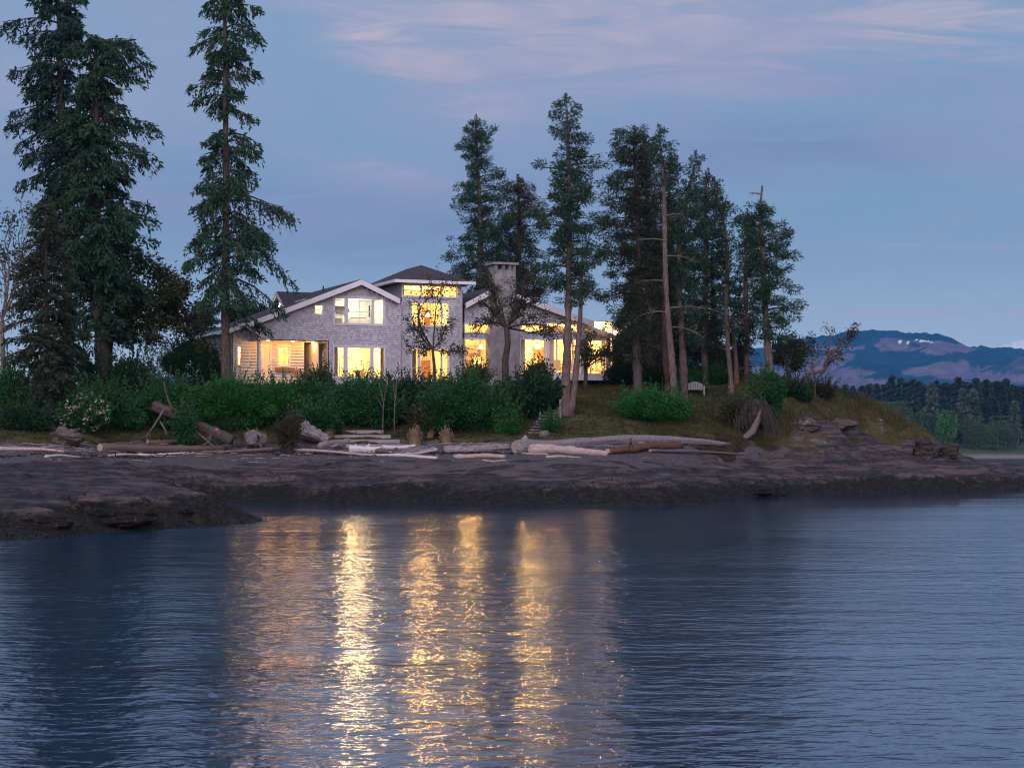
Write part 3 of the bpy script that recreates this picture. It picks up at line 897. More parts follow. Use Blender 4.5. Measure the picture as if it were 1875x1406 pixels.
# porch door
d_ = MB(); fbox(d_, H, dr[0] - .12, dr[0], VB - .05, VB + .1, dr[2], dr[3] + .14); fbox(d_, H, dr[1], dr[1] + .12, VB - .05, VB + .1, dr[2], dr[3] + .14); fbox(d_, H, dr[0], dr[1], VB - .05, VB + .1, dr[3], dr[3] + .14)
dfr = d_.build('door', M['door_white'], house)
mb = MB(); fbox(mb, H, dr[0], dr[1], VB + .02, VB + .07, dr[2], dr[2] + .55); fbox(mb, H, dr[0], dr[0] + .1, VB + .02, VB + .07, dr[2] + .55, dr[3]); fbox(mb, H, dr[1] - .1, dr[1], VB + .02, VB + .07, dr[2] + .55, dr[3]); fbox(mb, H, dr[0] + .1, dr[1] - .1, VB + .02, VB + .07, dr[3] - .14, dr[3])
mb.build('door_leaf', M['door_white'], dfr)
mb = MB(); fbox(mb, H, dr[0] + .1, dr[1] - .1, VB + .035, VB + .05, dr[2] + .55, dr[3] - .14); mb.build('pane', M['blind'], dfr)
mb = MB(); fbox(mb, H, dr[1] - .09, dr[1] - .03, VB - .06, VB + .02, dr[2] + 1.0, dr[2] + 1.08); mb.build('door_handle', M['black_metal'], dfr); mb = MB(); fbox(mb, H, dr[1] - .085, dr[1] - .035, VB - .03, VB + .02, dr[2] + 1.22, dr[2] + 1.29); mb.build('door_lock', M['black_metal'], dfr)
# porch: right side wall facing left, dark opening at the back, ceiling, corner post
VQ = 4.1
fq = H.left(uQ1 + .0, VQ)
wq = (VQ - 1.15, VQ - .75, FL + .5, zPor - .45)
wall(fq, 0, VQ - .02, ZB, lambda u: zPor + .03, [wq], mat='siding', clad='board', course=.185, th=.12)
window(fq, *wq, mat='door_white', trim=.08, name='side_window')
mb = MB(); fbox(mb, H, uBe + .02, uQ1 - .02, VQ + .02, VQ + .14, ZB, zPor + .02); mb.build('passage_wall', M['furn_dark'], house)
uo = H.U(558.5, VQ), H.U(568, VQ)
mb = MB(); fbox(mb, H, uBe - .12, uBe, VB + .17, VQ + .0, ZB, zPor + .02); mb.build('side_wall', M['siding'], house)
mb = MB()
fbox(mb, H, uA0 + .02, uQ1 - .02, .02, VQ + .1, zPor + .04, zPor + .12)
mb.build('porch_ceiling', M['inner_tan'], house)
mb = MB(); fbox(mb, H, uA0 - .9, uQ1, -.3, VQ, FL - .35, FL - .05); mb.build('porch_floor', M['deckwood'], house)
mb = MB(); fbox(mb, H, H.U(472.5), H.U(477.8), .0, .22, FL - .05, zPor); mb.build('porch_post', M['shingle'], house)
# return of the upper wall above the open end of the porch
fr_ = H.left(uA0, VB)
wall(fr_, 0, VB - .01, zPor, lambda u: roofA(uA0) - .32, [], th=.14)
for x in (491, 536, 572.5):
    c = H.W(H.U(x, .55 if x < 560 else 1.2), .55 if x < 560 else 1.2, zPor + .02)
    mb = MB(); mb.tube([c + np.array([0, 0, .03]), c - np.array([0, 0, .035])], [.10, .10], 14); mb.build('downlight', M['lamp_warm'], house)
    lamp('downlight_lamp', c - np.array([0, 0, .16]), 6.5, (1.0, .50, .16), .16)
# small board wall left of the porch door is part of the same wall; interior behind left wing window
room(H, uB0 + .3, uA0 - .3, VB + .5, VB + 3.2, FL, FL + 2.6, 'blind')
lamp('room_lamp', H.W((uB0 + uA0) / 2, VB + 1.6, FL + 2.2), 14, WARM2)
room(H, w_p[0] - .7, w_p[1] + .6, VB + .2, VB + 3.0, FL, FL + 2.5, 'inner_tan')
lamp('room_lamp', H.W(w_p[0] + .2, VB + 1.8, FL + 2.1), 16, WARM2)
# left outer wall of the wing
fl_ = H.left(uB0, 9.0)
zEL = roofA(uEL)
wall(fl_, 0, 9.0 - VB, ZB, lambda u: roofA(uB0) - .32, [])

# ---- roofs
def slab(name, corners, th, mat, parent=None):
    c = np.array(corners); lowc = c - np.array([0, 0, th])
    mb = MB(); mb.hexa(np.vstack([lowc, c])); return mb.build(name, M[mat], parent or house)
def W1(u, v, z): return H.W(u, v, z)
VBK = 10.0
rA = slab('roof', [W1(uE, VO, roofA(uE)), W1(uP, VO, zP), W1(uP, VBK, zP), W1(uE, VBK, roofA(uE))], .16, 'roof')
slab('roof', [W1(uEL, 1.25, roofA(uEL)), W1(uE - .003, 1.25, roofA(uE)), W1(uE - .003, VBK, roofA(uE)), W1(uEL, VBK, roofA(uEL))], .16, 'roof')
slab('roof', [W1(uP + .003, VO, zP), W1(uR, VO, roofA(uR)), W1(uR, VBK, roofA(uR)), W1(uP + .003, VBK, zP)], .16, 'roof')
mb = MB(); fbeam(mb, H, (uE, roofA(uE) - .03), (uP, zP - .03), VO - .05, VO - .003, .34); mb.build('fascia', M['trim'], house)
mb = MB(); fbeam(mb, H, (uP, zP - .03), (uR, roofA(uR) - .03), VO - .05, VO - .003, .34); mb.build('fascia', M['trim'], house)
mb = MB(); fbeam(mb, H, (uEL, roofA(uEL) - .03), (uE + .35, roofA(uE + .35) - .03), 1.20, 1.247, .30); mb.build('fascia', M['trim'], house)
mb = MB(); fbeam(mb, H, (uE, roofA(uE) - .17), (uP, zP - .17), VO, -.04, .06); fbeam(mb, H, (uP, zP - .17), (uR, roofA(uR) - .17), VO, -.04, .06); mb.build('soffit', M['greytrim'], house)
mb = MB(); fbeam(mb, H, (uEL, roofA(uEL) - .17), (uA0 - .02, roofA(uA0) - .17), 1.25, VB - .04, .06); mb.build('soffit', M['greytrim'], house)
# eave gutter on the left and downpipes
mb = MB(); fbox(mb, H, uEL - .14, uEL - .01, 1.25, VBK, roofA(uEL) - .20, roofA(uEL) - .04); mb.build('gutter', M['gutter'], house)
mb = MB(); fbox(mb, H, uE - .14, uE - .01, VO, 1.2, roofA(uE) - .20, roofA(uE) - .04); mb.build('gutter', M['gutter'], house)
def pipe(pts, r=.045):
    mb = MB(); mb.tube(np.array(pts), [r] * len(pts), 8); return mb.build('downpipe', M['gutter'], house, True)
pipe([W1(uE - .08, VO + .1, roofA(uE) - .2), W1(uE - .05, VO + .12, roofA(uE) - .36), W1(uA0 + .05, -.10, roofA(uE) - .72), W1(uA0 + .10, -.08, roofA(uE) - 1.0), W1(uA0 + .10, -.08, zPor)])
pipe([W1(uA0 + .10, -.08, zPor), W1(uA0 + .10, -.08, FL - .4)])
pipe([W1(uEL - .08, 1.4, roofA(uEL) - .2), W1(uEL + .06, VB - .12, roofA(uEL) - .55), W1(uEL + .06, VB - .12, FL - .3)])
pipe([W1(uEL - .08, 8.8, roofA(uEL) - .2), W1(uB0 - .1, 8.8, roofA(uEL) - .7), W1(uB0 - .1, 8.8, FL - .3)])
# dormer behind, its gable looking left
vd = 5.2
ud0, ud1 = H.U(516, vd), H.U(582, vd); zd = H.Z(548, 535, vd)
fd = H.left(ud0, vd + 1.9)
for s in (-1, 1):
    slab('dormer_roof', [W1(ud0 - .35, vd, zd), W1(ud1 + 1.5, vd, zd), W1(ud1 + 1.5, vd + s * 2.1, zd - 1.25), W1(ud0 - .35, vd + s * 2.1, zd - 1.25)], .12, 'roof')
topd = lambda u: zd - .12 - abs(u - 1.9) * .6
wall(fd, 0, 3.8, zd - 2.6, topd, [], breaks=(1.9,))
for s in (-1, 1):
    mb = MB(); fbeam(mb, fd, (1.9, zd - .02), (1.9 + s * 2.1, zd - 1.27), -.40, -.36, .24); mb.build('fascia', M['trim'], house)
mb = MB(); c = fd.W([1.2, 2.6, 1.9, 1.2, 2.6, 1.9], [-.06] * 3 + [-.03] * 3, [zd - 1.0, zd - 1.0, zd - .45] * 2); mb.add(c, [[0, 1, 2], [3, 5, 4]]); mb.add(c, [[0, 3, 4, 1], [1, 4, 5, 2], [2, 5, 3, 0]]); mb.build('gable_window', M['lamp_soft'], house)
vp_ = H.W(H.U(592, 3.0), 3.0, 0)
mb = MB(); cz_ = roofA(H.U(592, 3.0)); mb.tube([vp_ + np.array([0, 0, cz_ - .1]), vp_ + np.array([0, 0, cz_ + .35])], [.05, .05], 8); mb.build('vent_pipe', M['black_metal'], house)

# rooms behind the gable windows
zF2 = w_up[2] - .35
room(H, w_up[0] - .5, w_up[1] + .4, .35, 3.6, zF2, w_up[3] + .12, 'inner_cool')
room(H, w_lo[0] - .9, w_lo[1] + .5, .35, 4.6, FL, w_lo[3] + .2, 'inner')
room(H, w_sm[0] - .6, w_sm[1] + .5, .35, 2.2, w_sm[2] - 1.0, w_sm[3] + .35, 'inner')
lamp('room_lamp', H.W((w_up[0] + w_up[1]) / 2 + .4, 1.9, w_up[3] - .2), 13, (1.0, .90, .66))
lamp('room_lamp', H.W(w_lo[0] + 1.9, 2.8, w_lo[3] - .1), 42, WARM2)
lamp('room_lamp', H.W(w_lo[1] - .7, 2.4, w_lo[3] - .3), 15, WARM2)
lamp('room_lamp', H.W((w_sm[0] + w_sm[1]) / 2, 1.2, w_sm[3] + .1), 18, WARM2)

# ---- tower
uT0, uT1 = H.U(735.5), H.U(845)
WT = uT1 - uT0
zTe = H.Z(738, 513, -.55)
w_c = pxr(H, 738, 524, 837, 542.5)
w_m = pxr(H, 754.5, 555, 820.5, 596.5)
w_t = pxr(H, 754.5, 638.5, 820.5, 696)
wall(H, uT0, uT1, ZB, lambda u: zTe + .02, [w_c, w_m, w_t])
fT = H.left(uT0, 7.0)
wall(fT, 0, 7.0 - .02, H.Z(735, 640), lambda u: zTe + .02, [(7.0 - 1.6, 7.0 - .5, w_c[2], w_c[3])] if False else [])
window(H, *w_c, mull=three(w_c, (770, 772.5, 806, 808.5)), cols=[2, 2, 2], rowz=[w_c[2] + (w_c[3] - w_c[2]) * .55], mat='greytrim', bar=.03)
window(H, *w_m, mull=three(w_m, (765.5, 769.5, 806.5, 810)), cols=[1, 2, 1], rows=2, mat='greytrim', bar=.03)
window(H, *w_t, mull=three(w_t, (765.5, 769.5, 806.5, 810)), rowz=[w_t[2] + .75], mat='greytrim', bar=.03)
# hip roof
ov = .62
ue0, ue1, ve0, ve1 = uT0 - ov, uT1 + ov, -ov, 7.0 + ov
uc, vc = (ue0 + ue1) / 2, (ve0 + ve1) / 2
zTp = H.Z(766, 489.5, vc)
rd = max(.4, (ve1 - ve0 - (ue1 - ue0)) / 2)
c = H.W([ue0, ue1, ue1, ue0, uc, uc], [ve0, ve0, ve1, ve1, vc - rd, vc + rd], [zTe] * 4 + [zTp] * 2)
mb = MB(); mb.add(c, [[0, 1, 4], [2, 3, 5]]); mb.add(c, [[1, 2, 5, 4], [3, 0, 4, 5]]); mb.build('tower_roof', M['roof'], house)
mb = MB(); fbox(mb, H, ue0 + .02, ue1 - .02, ve0 + .02, ve1 - .02, zTe - .12, zTe - .01); mb.build('soffit', M['greytrim'], house)
for a in ((ue0 - .1, ue1 + .1, ve0 - .12, ve0), (ue0 - .1, ue0, ve0 + .003, ve1)):
    mb = MB(); fbox(mb, H, *a, zTe - .16, zTe + .03); mb.build('gutter', M['gutter'], house)
pipe([W1(uT1 + .30, -ov + .1, zTe - .15), W1(uT1 + .02, -.08, zTe - .55), W1(uT1 + .02, -.08, FL - .4)])
pipe([W1(uA1 - .02, -.42, roofA(uR) - .25), W1(uA1 + .02, -.09, roofA(uR) - .55), W1(uA1 + .02, -.09, FL - .4)])
room(H, uT0 + .2, uT1 - .2, .3, 5.5, FL - .2, w_t[3] + .35, 'inner')
room(H, uT0 + .2, uT1 - .2, .3, 5.5, w_t[3] + .5, zTe - .2, 'inner')
lamp('room_lamp', H.W(uc - .6, 2.6, w_t[3] + .1), 62, WARM)
lamp('room_lamp', H.W(uc + .2, 2.2, w_m[2] + .9), 45, WARM)
lamp('room_lamp', H.W(uc, 3.0, w_c[3] - .05), 42, WARM)

# ---- right wing: great room behind the chimney
VC = .3
uC0, uC1 = H.U(847, VC), H.U(1071, VC)
VCo = VC - .5
uCp, zCp = H.U(908, VCo), H.Z(908, 524.5, VCo)
mCl = (zCp - H.Z(847, 557, VCo)) / (uCp - H.U(847, VCo))
mCr = (zCp - H.Z(1070, 582, VCo)) / (H.U(1070, VCo) - uCp)
uCe = H.U(1088, VCo)
def roofC(u): return zCp - (mCl * (uCp - u) if u < uCp else mCr * (u - uCp))
FLC = H.Z(1030, 684, VC)
wC = [pxr(H, 851.5, 594, 893, 608.5, VC), pxr(H, 850.5, 622, 893, 684, VC), pxr(H, 953.5, 593.5, 996.5, 608, VC), pxr(H, 1001, 593.5, 1041, 608, VC), pxr(H, 1045, 593.5, 1058, 608, VC),
      pxr(H, 953.5, 622, 997, 684, VC), pxr(H, 1005, 622, 1062, 684, VC)]
wall(H, uC0 + .12, uC1, FL - .4, lambda u: roofC(u) - .3, wC, v=VC, breaks=(uCp,))
window(H, *wC[0], v=VC, cols=2, mat='trim', trim=.08)
window(H, *wC[1], v=VC, cols=2, rowz=[H.Z(872, 634, VC), H.Z(872, 655, VC)], mat='trim', trim=.08, bar=.03)
window(H, *wC[2], v=VC, cols=2, mat='trim', trim=.08); window(H, *wC[3], v=VC, cols=2, mat='trim', trim=.08); window(H, *wC[4], v=VC, mat='trim', trim=.06)
window(H, *wC[5], v=VC, cols=2, rowz=[H.Z(975, 633, VC), H.Z(975, 659, VC)], mat='trim', trim=.08, bar=.03)
zdr = H.Z(1030, 633, VC)
window(H, *wC[6], v=VC, mull=tuple((H.U(x, VC), H.U(x + 1.6, VC)) for x in (1019, 1033, 1048)), rowz=[zdr], mat='trim', trim=.08, bar=.05)
mb = MB(); fbox(mb, H, H.U(999, VC), H.U(1003.5, VC), VC - .25, VC - .04, FLC - .6, wC[5][3] + .1); mb.build('porch_post', M['trim'], house)
slab('roof', [W1(uC0 - .05, VCo, roofC(uC0 - .05)), W1(uCp, VCo, zCp), W1(uCp, 11, zCp), W1(uC0 - .05, 11, roofC(uC0 - .05))], .16, 'roof')
slab('roof', [W1(uCp + .003, VCo, zCp), W1(uCe, VCo, roofC(uCe)), W1(uCe, 11, roofC(uCe)), W1(uCp + .003, 11, zCp)], .16, 'roof')
mb = MB(); fbeam(mb, H, (uC0 + .02, roofC(uC0 + .02) - .02), (uCp, zCp - .02), VCo - .05, VCo - .003, .36); mb.build('fascia', M['trim'], house)
mb = MB(); fbeam(mb, H, (uCp, zCp - .02), (uCe, roofC(uCe) - .02), VCo - .05, VCo - .003, .36); mb.build('fascia', M['trim'], house)
mb = MB(); fbeam(mb, H, (uC0 + .15, roofC(uC0 + .15) - .17), (uCp, zCp - .17), VCo, VC - .04, .05); fbeam(mb, H, (uCp, zCp - .17), (uCe, roofC(uCe) - .17), VCo, VC - .04, .05); mb.build('soffit', M['greytrim'], house)
# end bay, set back, with its own roof edge
VD = 1.6
uD0, uD1 = uC1, H.U(1118, VD)
uDe = H.U(1110, VD - .5)
wD = pxr(H, 1076, 622, 1109, 684, VD)
def roofD(u): return roofC(u) - .12
wall(H, uD0 + .1, uD1, FL - .4, lambda u: roofD(u) - .28, [wD], v=VD)
window(H, *wD, v=VD, mull=tuple((H.U(x, VD), H.U(x + 1.6, VD)) for x in (1090,)), cols=2, rowz=[H.Z(1092, 634, VD)], mat='trim', trim=.08)
uD2 = H.U(1141, 3.2)
wE = pxr(H, 1122, 634, 1137.5, 682, 3.2)
wall(H, uD1 + .1, uD2, FL - .4, lambda u: H.Z(1130, 600, 3.2), [wE], v=3.2)
window(H, *wE, v=3.2, cols=2, rowz=[wE[2] + 1.2], mat='trim', trim=.08)
slab('roof', [W1(uCe + .003, VD - .5, roofD(uCe)), W1(uD2 + .3, VD - .5, roofD(uD2 + .3)), W1(uD2 + .3, 11, roofD(uD2 + .3)), W1(uCe + .003, 11, roofD(uCe))], .14, 'roof')
mb = MB(); fbeam(mb, H, (uCe - .3, roofD(uCe - .3) - .02), (uD2 + .3, roofD(uD2 + .3) - .02), VD - .55, VD - .503, .30); mb.build('fascia', M['trim'], house)
pipe([W1(uCe - .02, VCo + .1, roofC(uCe) - .25), W1(uC1 + .12, VC + .1, roofC(uCe) - .8), W1(uC1 + .12, VC + .1, FLC - .2)])
mb = MB(); fbox(mb, H, uC1 - .12, uC1 + .02, VC + .17, VD, FL - .4, roofC(uC1) - .4); mb.build('corner_wall', M['shingle'], house)
room(H, uC0 + .3, uCp + 1.2, .6, 6.0, FLC, FLC + 4.1, 'inner')
room(H, uCp + 1.4, uD1 + .3, 2.0, 7.0, FLC, FLC + 3.6, 'inner')
room(H, uD1 + .5, uD2, 3.5, 6.0, FLC, FLC + 2.9, 'inner')
mb = MB(); fbox(mb, H, uCp + 1.34, uC1 - .2, .6, 2.0, FLC + 3.6, FLC + 3.66); mb.build('room_ceiling', M['inner'], house)
mb = MB(); fbox(mb, H, uCp + 1.34, uC1 - .2, .6, 2.0, FLC - .06, FLC); mb.build('room_floor', M['floorwood'], house)
lamp('room_lamp', H.W(uC0 + 1.3, 2.6, FLC + 3.4), 85, WARM)
for k, px in enumerate((965, 1000, 1035, 1065, 1095)):
    lamp('room_lamp', H.W(H.U(px, 3.6), 3.6, FLC + 3.1), 100, WARM)
lamp('room_lamp', H.W(H.U(1130, 4.5), 4.5, FLC + 2.5), 40, WARM2)
# lantern on the outer corner
lc = H.W(H.U(1125.5, 2.9), 2.9, H.Z(1125, 610, 2.9))
mb = MB(); mb.box(lc, (.16, .16, .28)); mb.build('lantern_glass', M['lamp_warm'], house)
mb = MB(); mb.box(lc + np.array([0, 0, .18]), (.24, .24, .06)); mb.box(lc - np.array([0, 0, .17]), (.2, .2, .05)); mb.box(lc + np.array([0, .15, .16]), (.05, .25, .05)); mb.build('lantern_cap', M['black_metal'], house)
lamp('lantern_lamp', lc - np.array([.0, .25, .1]), 22, WARM2, .08)

# ---- chimney of large concrete blocks, course by course
zC0, zC1 = FL - .4, H.Z(925, 494, -.5)
ulo0, ulo1 = H.U(898, -.6), H.U(950.5, -.6); uhi0, uhi1 = H.U(906.5, -.6), H.U(945, -.6)
zsh = H.Z(925, 600, -.6)
chim = MB(); fbox(chim, H, ulo0 + .05, ulo1 - .05, -.538, .26, zC0, zsh); fbox(chim, H, uhi0 + .05, uhi1 - .05, -.538, .55, zsh, zC1 - .02)
chim = chim.build('chimney', M['concrete'], house)
z = zC0; k = 0
gk = np.random.default_rng(4)
while z < zC1 - .1:
    hgt = .41; a, b = (ulo0, ulo1) if z + .2 < zsh else (uhi0, uhi1)
    cuts = [a, a + (b - a) * .36, a + (b - a) * .70, b] if k % 2 else [a, a + (b - a) * .52, b]
    for x0, x1 in zip(cuts[:-1], cuts[1:]):
        pr = gk.uniform(0, .008)
        mb = MB(); fbox(mb, H, x0 + .005, x1 - .005, -.55 - pr, -.515, z + .003, min(z + hgt - .003, zC1)); mb.build('block', M['concrete'], chim)
    mb = MB(); fbox(mb, H, a - .004, a + .052, -.53, .25, z + .003, min(z + hgt - .003, zC1)); mb.build('block', M['concrete'], chim)
    z += hgt; k += 1
ztp = H.Z(925, 482, -.6)
mb = MB()
for x in (uhi0 + .02, uhi0 + (uhi1 - uhi0) * .36, uhi0 + (uhi1 - uhi0) * .66, uhi1 - .20): fbox(mb, H, x, x + .18, -.58, .6, zC1, ztp - .1)
mb.build('chimney_pier', M['concrete'], chim)
mb = MB(); fbox(mb, H, uhi0 - .18, uhi1 + .14, -.75, .75, ztp - .1, ztp + .05); mb.build('chimney_cap', M['concrete'], chim)
for k in range(3):
    x = uhi0 + (uhi1 - uhi0) * (.20 + .31 * k)
    mb = MB(); c = H.W(x, 0, zC1); mb.tube([c, c + np.array([0, 0, .25])], [.12, .12], 10); mb.build('flue', M['furn'], chim)

# ---- deck in front of the great room
ud0_, ud1_ = H.U(1056, -1.2), H.U(1135, -1.2)
zdk = FLC - .06
for k in range(14):
    mb = MB(); v0 = -1.2 + k * .2; fbox(mb, H, ud0_ - 2.0, ud1_, v0 + .005, v0 + .195, zdk - .05, zdk); mb.build('deck_board', M['deckwood'], house)
mb = MB(); fbox(mb, H, ud0_ - 2.0, ud1_, -1.26, -1.203, zdk - .42, zdk + .02); mb.build('deck_fascia', M['trim'], house)
for x in np.linspace(ud0_ - 1.8, ud1_ - .2, 5):
    mb = MB(); fbox(mb, H, x, x + .14, -.9, -.76, FL - 1.2, zdk - .05); mb.build('deck_post', M['furn_dark'], house)
# back and right end of the house, closed
mb = MB(); fbox(mb, H, uB0, uA1, VBK - .2, VBK, ZB, roofA(uB0) - .3); fbox(mb, H, uT0, uT1, 6.84, 7.0, ZB, zTe - .12); fbox(mb, H, uC0, uD2, 10.8, 11, ZB, roofC(uC0) - .3); fbox(mb, H, uD2 - .16, uD2, 3.4, 10.8, ZB, roofD(uD2) - .3); fbox(mb, H, uT1 - .16, uT1, .17, 6.8, ZB, zTe - .12)
mb.build('rear_wall', M['sheath'], house)

# ---- things inside and on the porch
def tbl(name, label, cat, u, v, z, w, d, h, mat, legs=True):
    th_ = thing(name, label, cat, H.W(u, v, z))
    return th_
# mirror lights of the upper bathroom
for px in (634.3, 681.5):
    c = H.W(H.U(px, .6), .6, H.Z(px, 571, .6))
    th_ = thing('mirror_light', 'glaring white upright mirror light behind the %s mullion of the upper triple window' % ('left' if px < 650 else 'right'), 'light', c, 'mirror lights in the upper bathroom')
    mb = MB(); mb.box(c, (.10, .06, .72)); mb.build('lamp_tube', M['lamp_cool'], th_)
    mb = MB(); mb.box(c + np.array([0, .06, 0]), (.14, .04, .80)); mb.build('back_plate', M['black_metal'], th_)
    lamp('mirror_lamp', c + np.array([0, -.12, 0]), 1.6, COOL, .10)
c = H.W(H.U(676.5, 1.2), 1.2, H.Z(676, 570, 1.2))
th_ = thing('mirror', 'tall dark framed mirror behind the upper triple window', 'mirror', c)
mb = MB(); mb.box(c, (.10, .05, .75)); mb.build('mirror_frame', M['furn_dark'], th_)
mb = MB(); mb.box(c - np.array([0, .03, 0]), (.05, .012, .68)); mb.build('mirror_glass', M['dark_glass'], th_)
c = H.W(H.U(656, 2.2), 2.2, zF2)
th_ = thing('bathtub', 'white bathtub with a dark rim tray behind the upper middle pane', 'bathtub', c)
mb = MB(); mb.box(c + np.array([0, 0, .42]), (1.7, .75, .84)); mb.build('tub', M['cloth_white'], th_)
mb = MB(); mb.box(c + np.array([0, -.1, .87]), (1.0, .3, .05)); mb.build('tray', M['furn_dark'], th_)
c = H.W(H.U(616.5, 2.0), 2.0, zF2)
th_ = thing('washstand', 'grey washstand with a basin behind the upper left pane', 'washstand', c)
mb = MB(); mb.box(c + np.array([0, 0, .40]), (.7, .5, .8)); mb.build('cabinet', M['cloth_grey'], th_)
mb = MB(); mb.box(c + np.array([0, 0, .83]), (.75, .55, .06)); mb.build('basin', M['cloth_white'], th_)
# living room below: cabinet, plant, armchair, pictures
c = H.W(H.U(658.5, 3.2), 3.2, FL)
th_ = thing('drawer_cabinet', 'brown wooden cabinet behind the lower middle pane of the gable', 'cabinet', c)
zt = H.Z(658, 666, 3.2) - FL
mb = MB(); mb.box(c + np.array([0, 0, zt / 2]), (.52, .4, zt)); mb.build('cabinet_body', M['furn'], th_)
for k in range(2):
    mb = MB(); mb.box(c + np.array([-.125 + .25 * k, -.21, zt - .25]), (.22, .02, .40)); mb.build('cabinet_door', M['inner_tan'], th_)
def small_plant(px, py, v, label):
    c = H.W(H.U(px, v), v, FL)
    th_ = thing('house_plant', label, 'plant', c)
    mb = MB(); mb.tube([c, c + np.array([0, 0, .35])], [.13, .17], 10); mb.build('pot', M['furn_dark'], th_)
    mb = MB(); g = np.random.default_rng(3); zt = H.Z(px, py, v) - FL
    mb.tube([c + np.array([0, 0, .3]), c + np.array([.03, 0, zt - .2])], [.02, .012], 5); mb.build('stem', M['bark_dark'], th_)
    mb = MB()
    for k in range(26):
        a = g.uniform(0, 6.28); d = np.array([math.cos(a), math.sin(a), g.uniform(-.5, .5)]); b_ = c + np.array([.03, 0, zt - .2 + g.uniform(-.25, .1)]); s = np.cross(d, [0, 0, 1]); s = s / np.linalg.norm(s) * .05
        L = g.uniform(.3, .6)
        mb.add([b_, b_ + d * L * .5 + s, b_ + d * L, b_ + d * L * .5 - s], [[0, 1, 2, 3]])
    mb.build('leaves', M['leaf_dark'], th_)
small_plant(633, 648, 1.4, 'tall house plant with strap leaves behind the lower left mullion')
def picture(px, py, w_, h_, v, mat, label):
    c = H.W(H.U(px, v), v, H.Z(px, py, v)); th_ = thing('wall_picture', label, 'picture', c)
    mb = MB(); mb.box(c, (w_, .04, h_), np.array([[TX, TY, 0], [NX, NY, 0], [0, 0, 1]])); mb.build('picture_frame', M['trim'], th_)
    mb = MB(); mb.box(c - .03 * np.array([NX, NY, 0]), (w_ - .08, .03, h_ - .08), np.array([[TX, TY, 0], [NX, NY, 0], [0, 0, 1]])); mb.build('picture_print', M[mat], th_)
picture(690.5, 662, .38, .40, 4.5, 'inner_tan', 'tan square picture behind the lower right pane of the gable')
picture(695, 652, .20, .26, 4.5, 'cloth_grey', 'small grey picture above the tan one in the lower right pane')
picture(674, 664, .22, .34, 4.5, 'inner_tan', 'narrow tan picture at the edge of the lower middle pane')
def chair(u, v, z, label, mat, scale=1.0, name='armchair'):
    c = H.W(u, v, z); th_ = thing(name, label, 'chair', c); s = scale
    mb = MB(); mb.box(c + np.array([0, 0, .38 * s]), (.65 * s, .6 * s, .18 * s)); mb.build('seat', M[mat], th_)
    mb = MB(); mb.box(c + np.array([0, .28 * s, .72 * s]), (.65 * s, .12 * s, .62 * s)); mb.build('backrest', M[mat], th_)
    for a in (-1, 1):
        mb = MB(); mb.box(c + np.array([a * .36 * s, 0, .52 * s]), (.09 * s, .6 * s, .10 * s)); mb.build('armrest', M[mat], th_)
        for b_ in (-1, 1):
            mb = MB(); mb.box(c + np.array([a * .34 * s, b_ * .25 * s, .235 * s]), (.05 * s, .05 * s, .47 * s)); mb.build('leg', M['furn_dark'], th_)
chair(H.U(875, 3.0), 3.0, FLC, 'white armchair in the great room left of the chimney', 'cloth_white', 1.1)
chair(H.U(1092, 3.6), 3.6, FLC, 'white armchair behind the end bay doors', 'cloth_white', 1.2)
chair(H.U(975, 4.5), 4.5, FLC, 'grey armchair behind the glazing right of the chimney', 'cloth_grey', 1.2)
# porch bench and table lamp style items
c = H.W(H.U(543.5, .9), .9, FL - .05)
th_ = thing('porch_chair', 'brown slatted wooden chair under the porch light', 'chair', c)
for k in range(5):
    mb = MB(); mb.box(c + np.array([-.2 + .1 * k, .22, .72]), (.085, .03, .55)); mb.build('back_slat', M['furn'], th_)
mb = MB(); mb.box(c + np.array([0, 0, .42]), (.52, .5, .05)); mb.build('seat', M['cloth_white'], th_)
for a in (-1, 1):
    for b_ in (-1, 1):
        mb = MB(); mb.box(c + np.array([a * .24, b_ * .22, .20]), (.05, .05, .40)); mb.build('leg', M['cloth_white'], th_)
# curtains beside the great room glazing
for px, lab in ((956, 'pale curtain gathered right of the chimney'), (1009, 'pale curtain beside the white post of the great room'), (1040, 'pale curtain behind the forked fir trunk')):
    u = H.U(px, .75); c = H.W(u, .75, FLC)
    th_ = thing('curtain', lab, 'curtain', c)
    mb = MB()
    xs = np.linspace(-.22, .22, 25); vv = .05 * np.sin(xs * 60)
    a = H.W(u + xs, .75 + vv, np.full(25, FLC + .02)); b_ = H.W(u + xs, .75 + vv, np.full(25, FLC + 2.9))
    mb.add(np.vstack([a, b_]), [[i, i + 1, 26 + i, 25 + i] for i in range(24)]); mb.build('drape', M['cloth_white'], th_)
    mb = MB(); mb.tube([H.W(u - .35, .75, FLC + 2.93), H.W(u + .35, .75, FLC + 2.93)], [.02, .02], 6); mb.build('rod', M['black_metal'], th_)

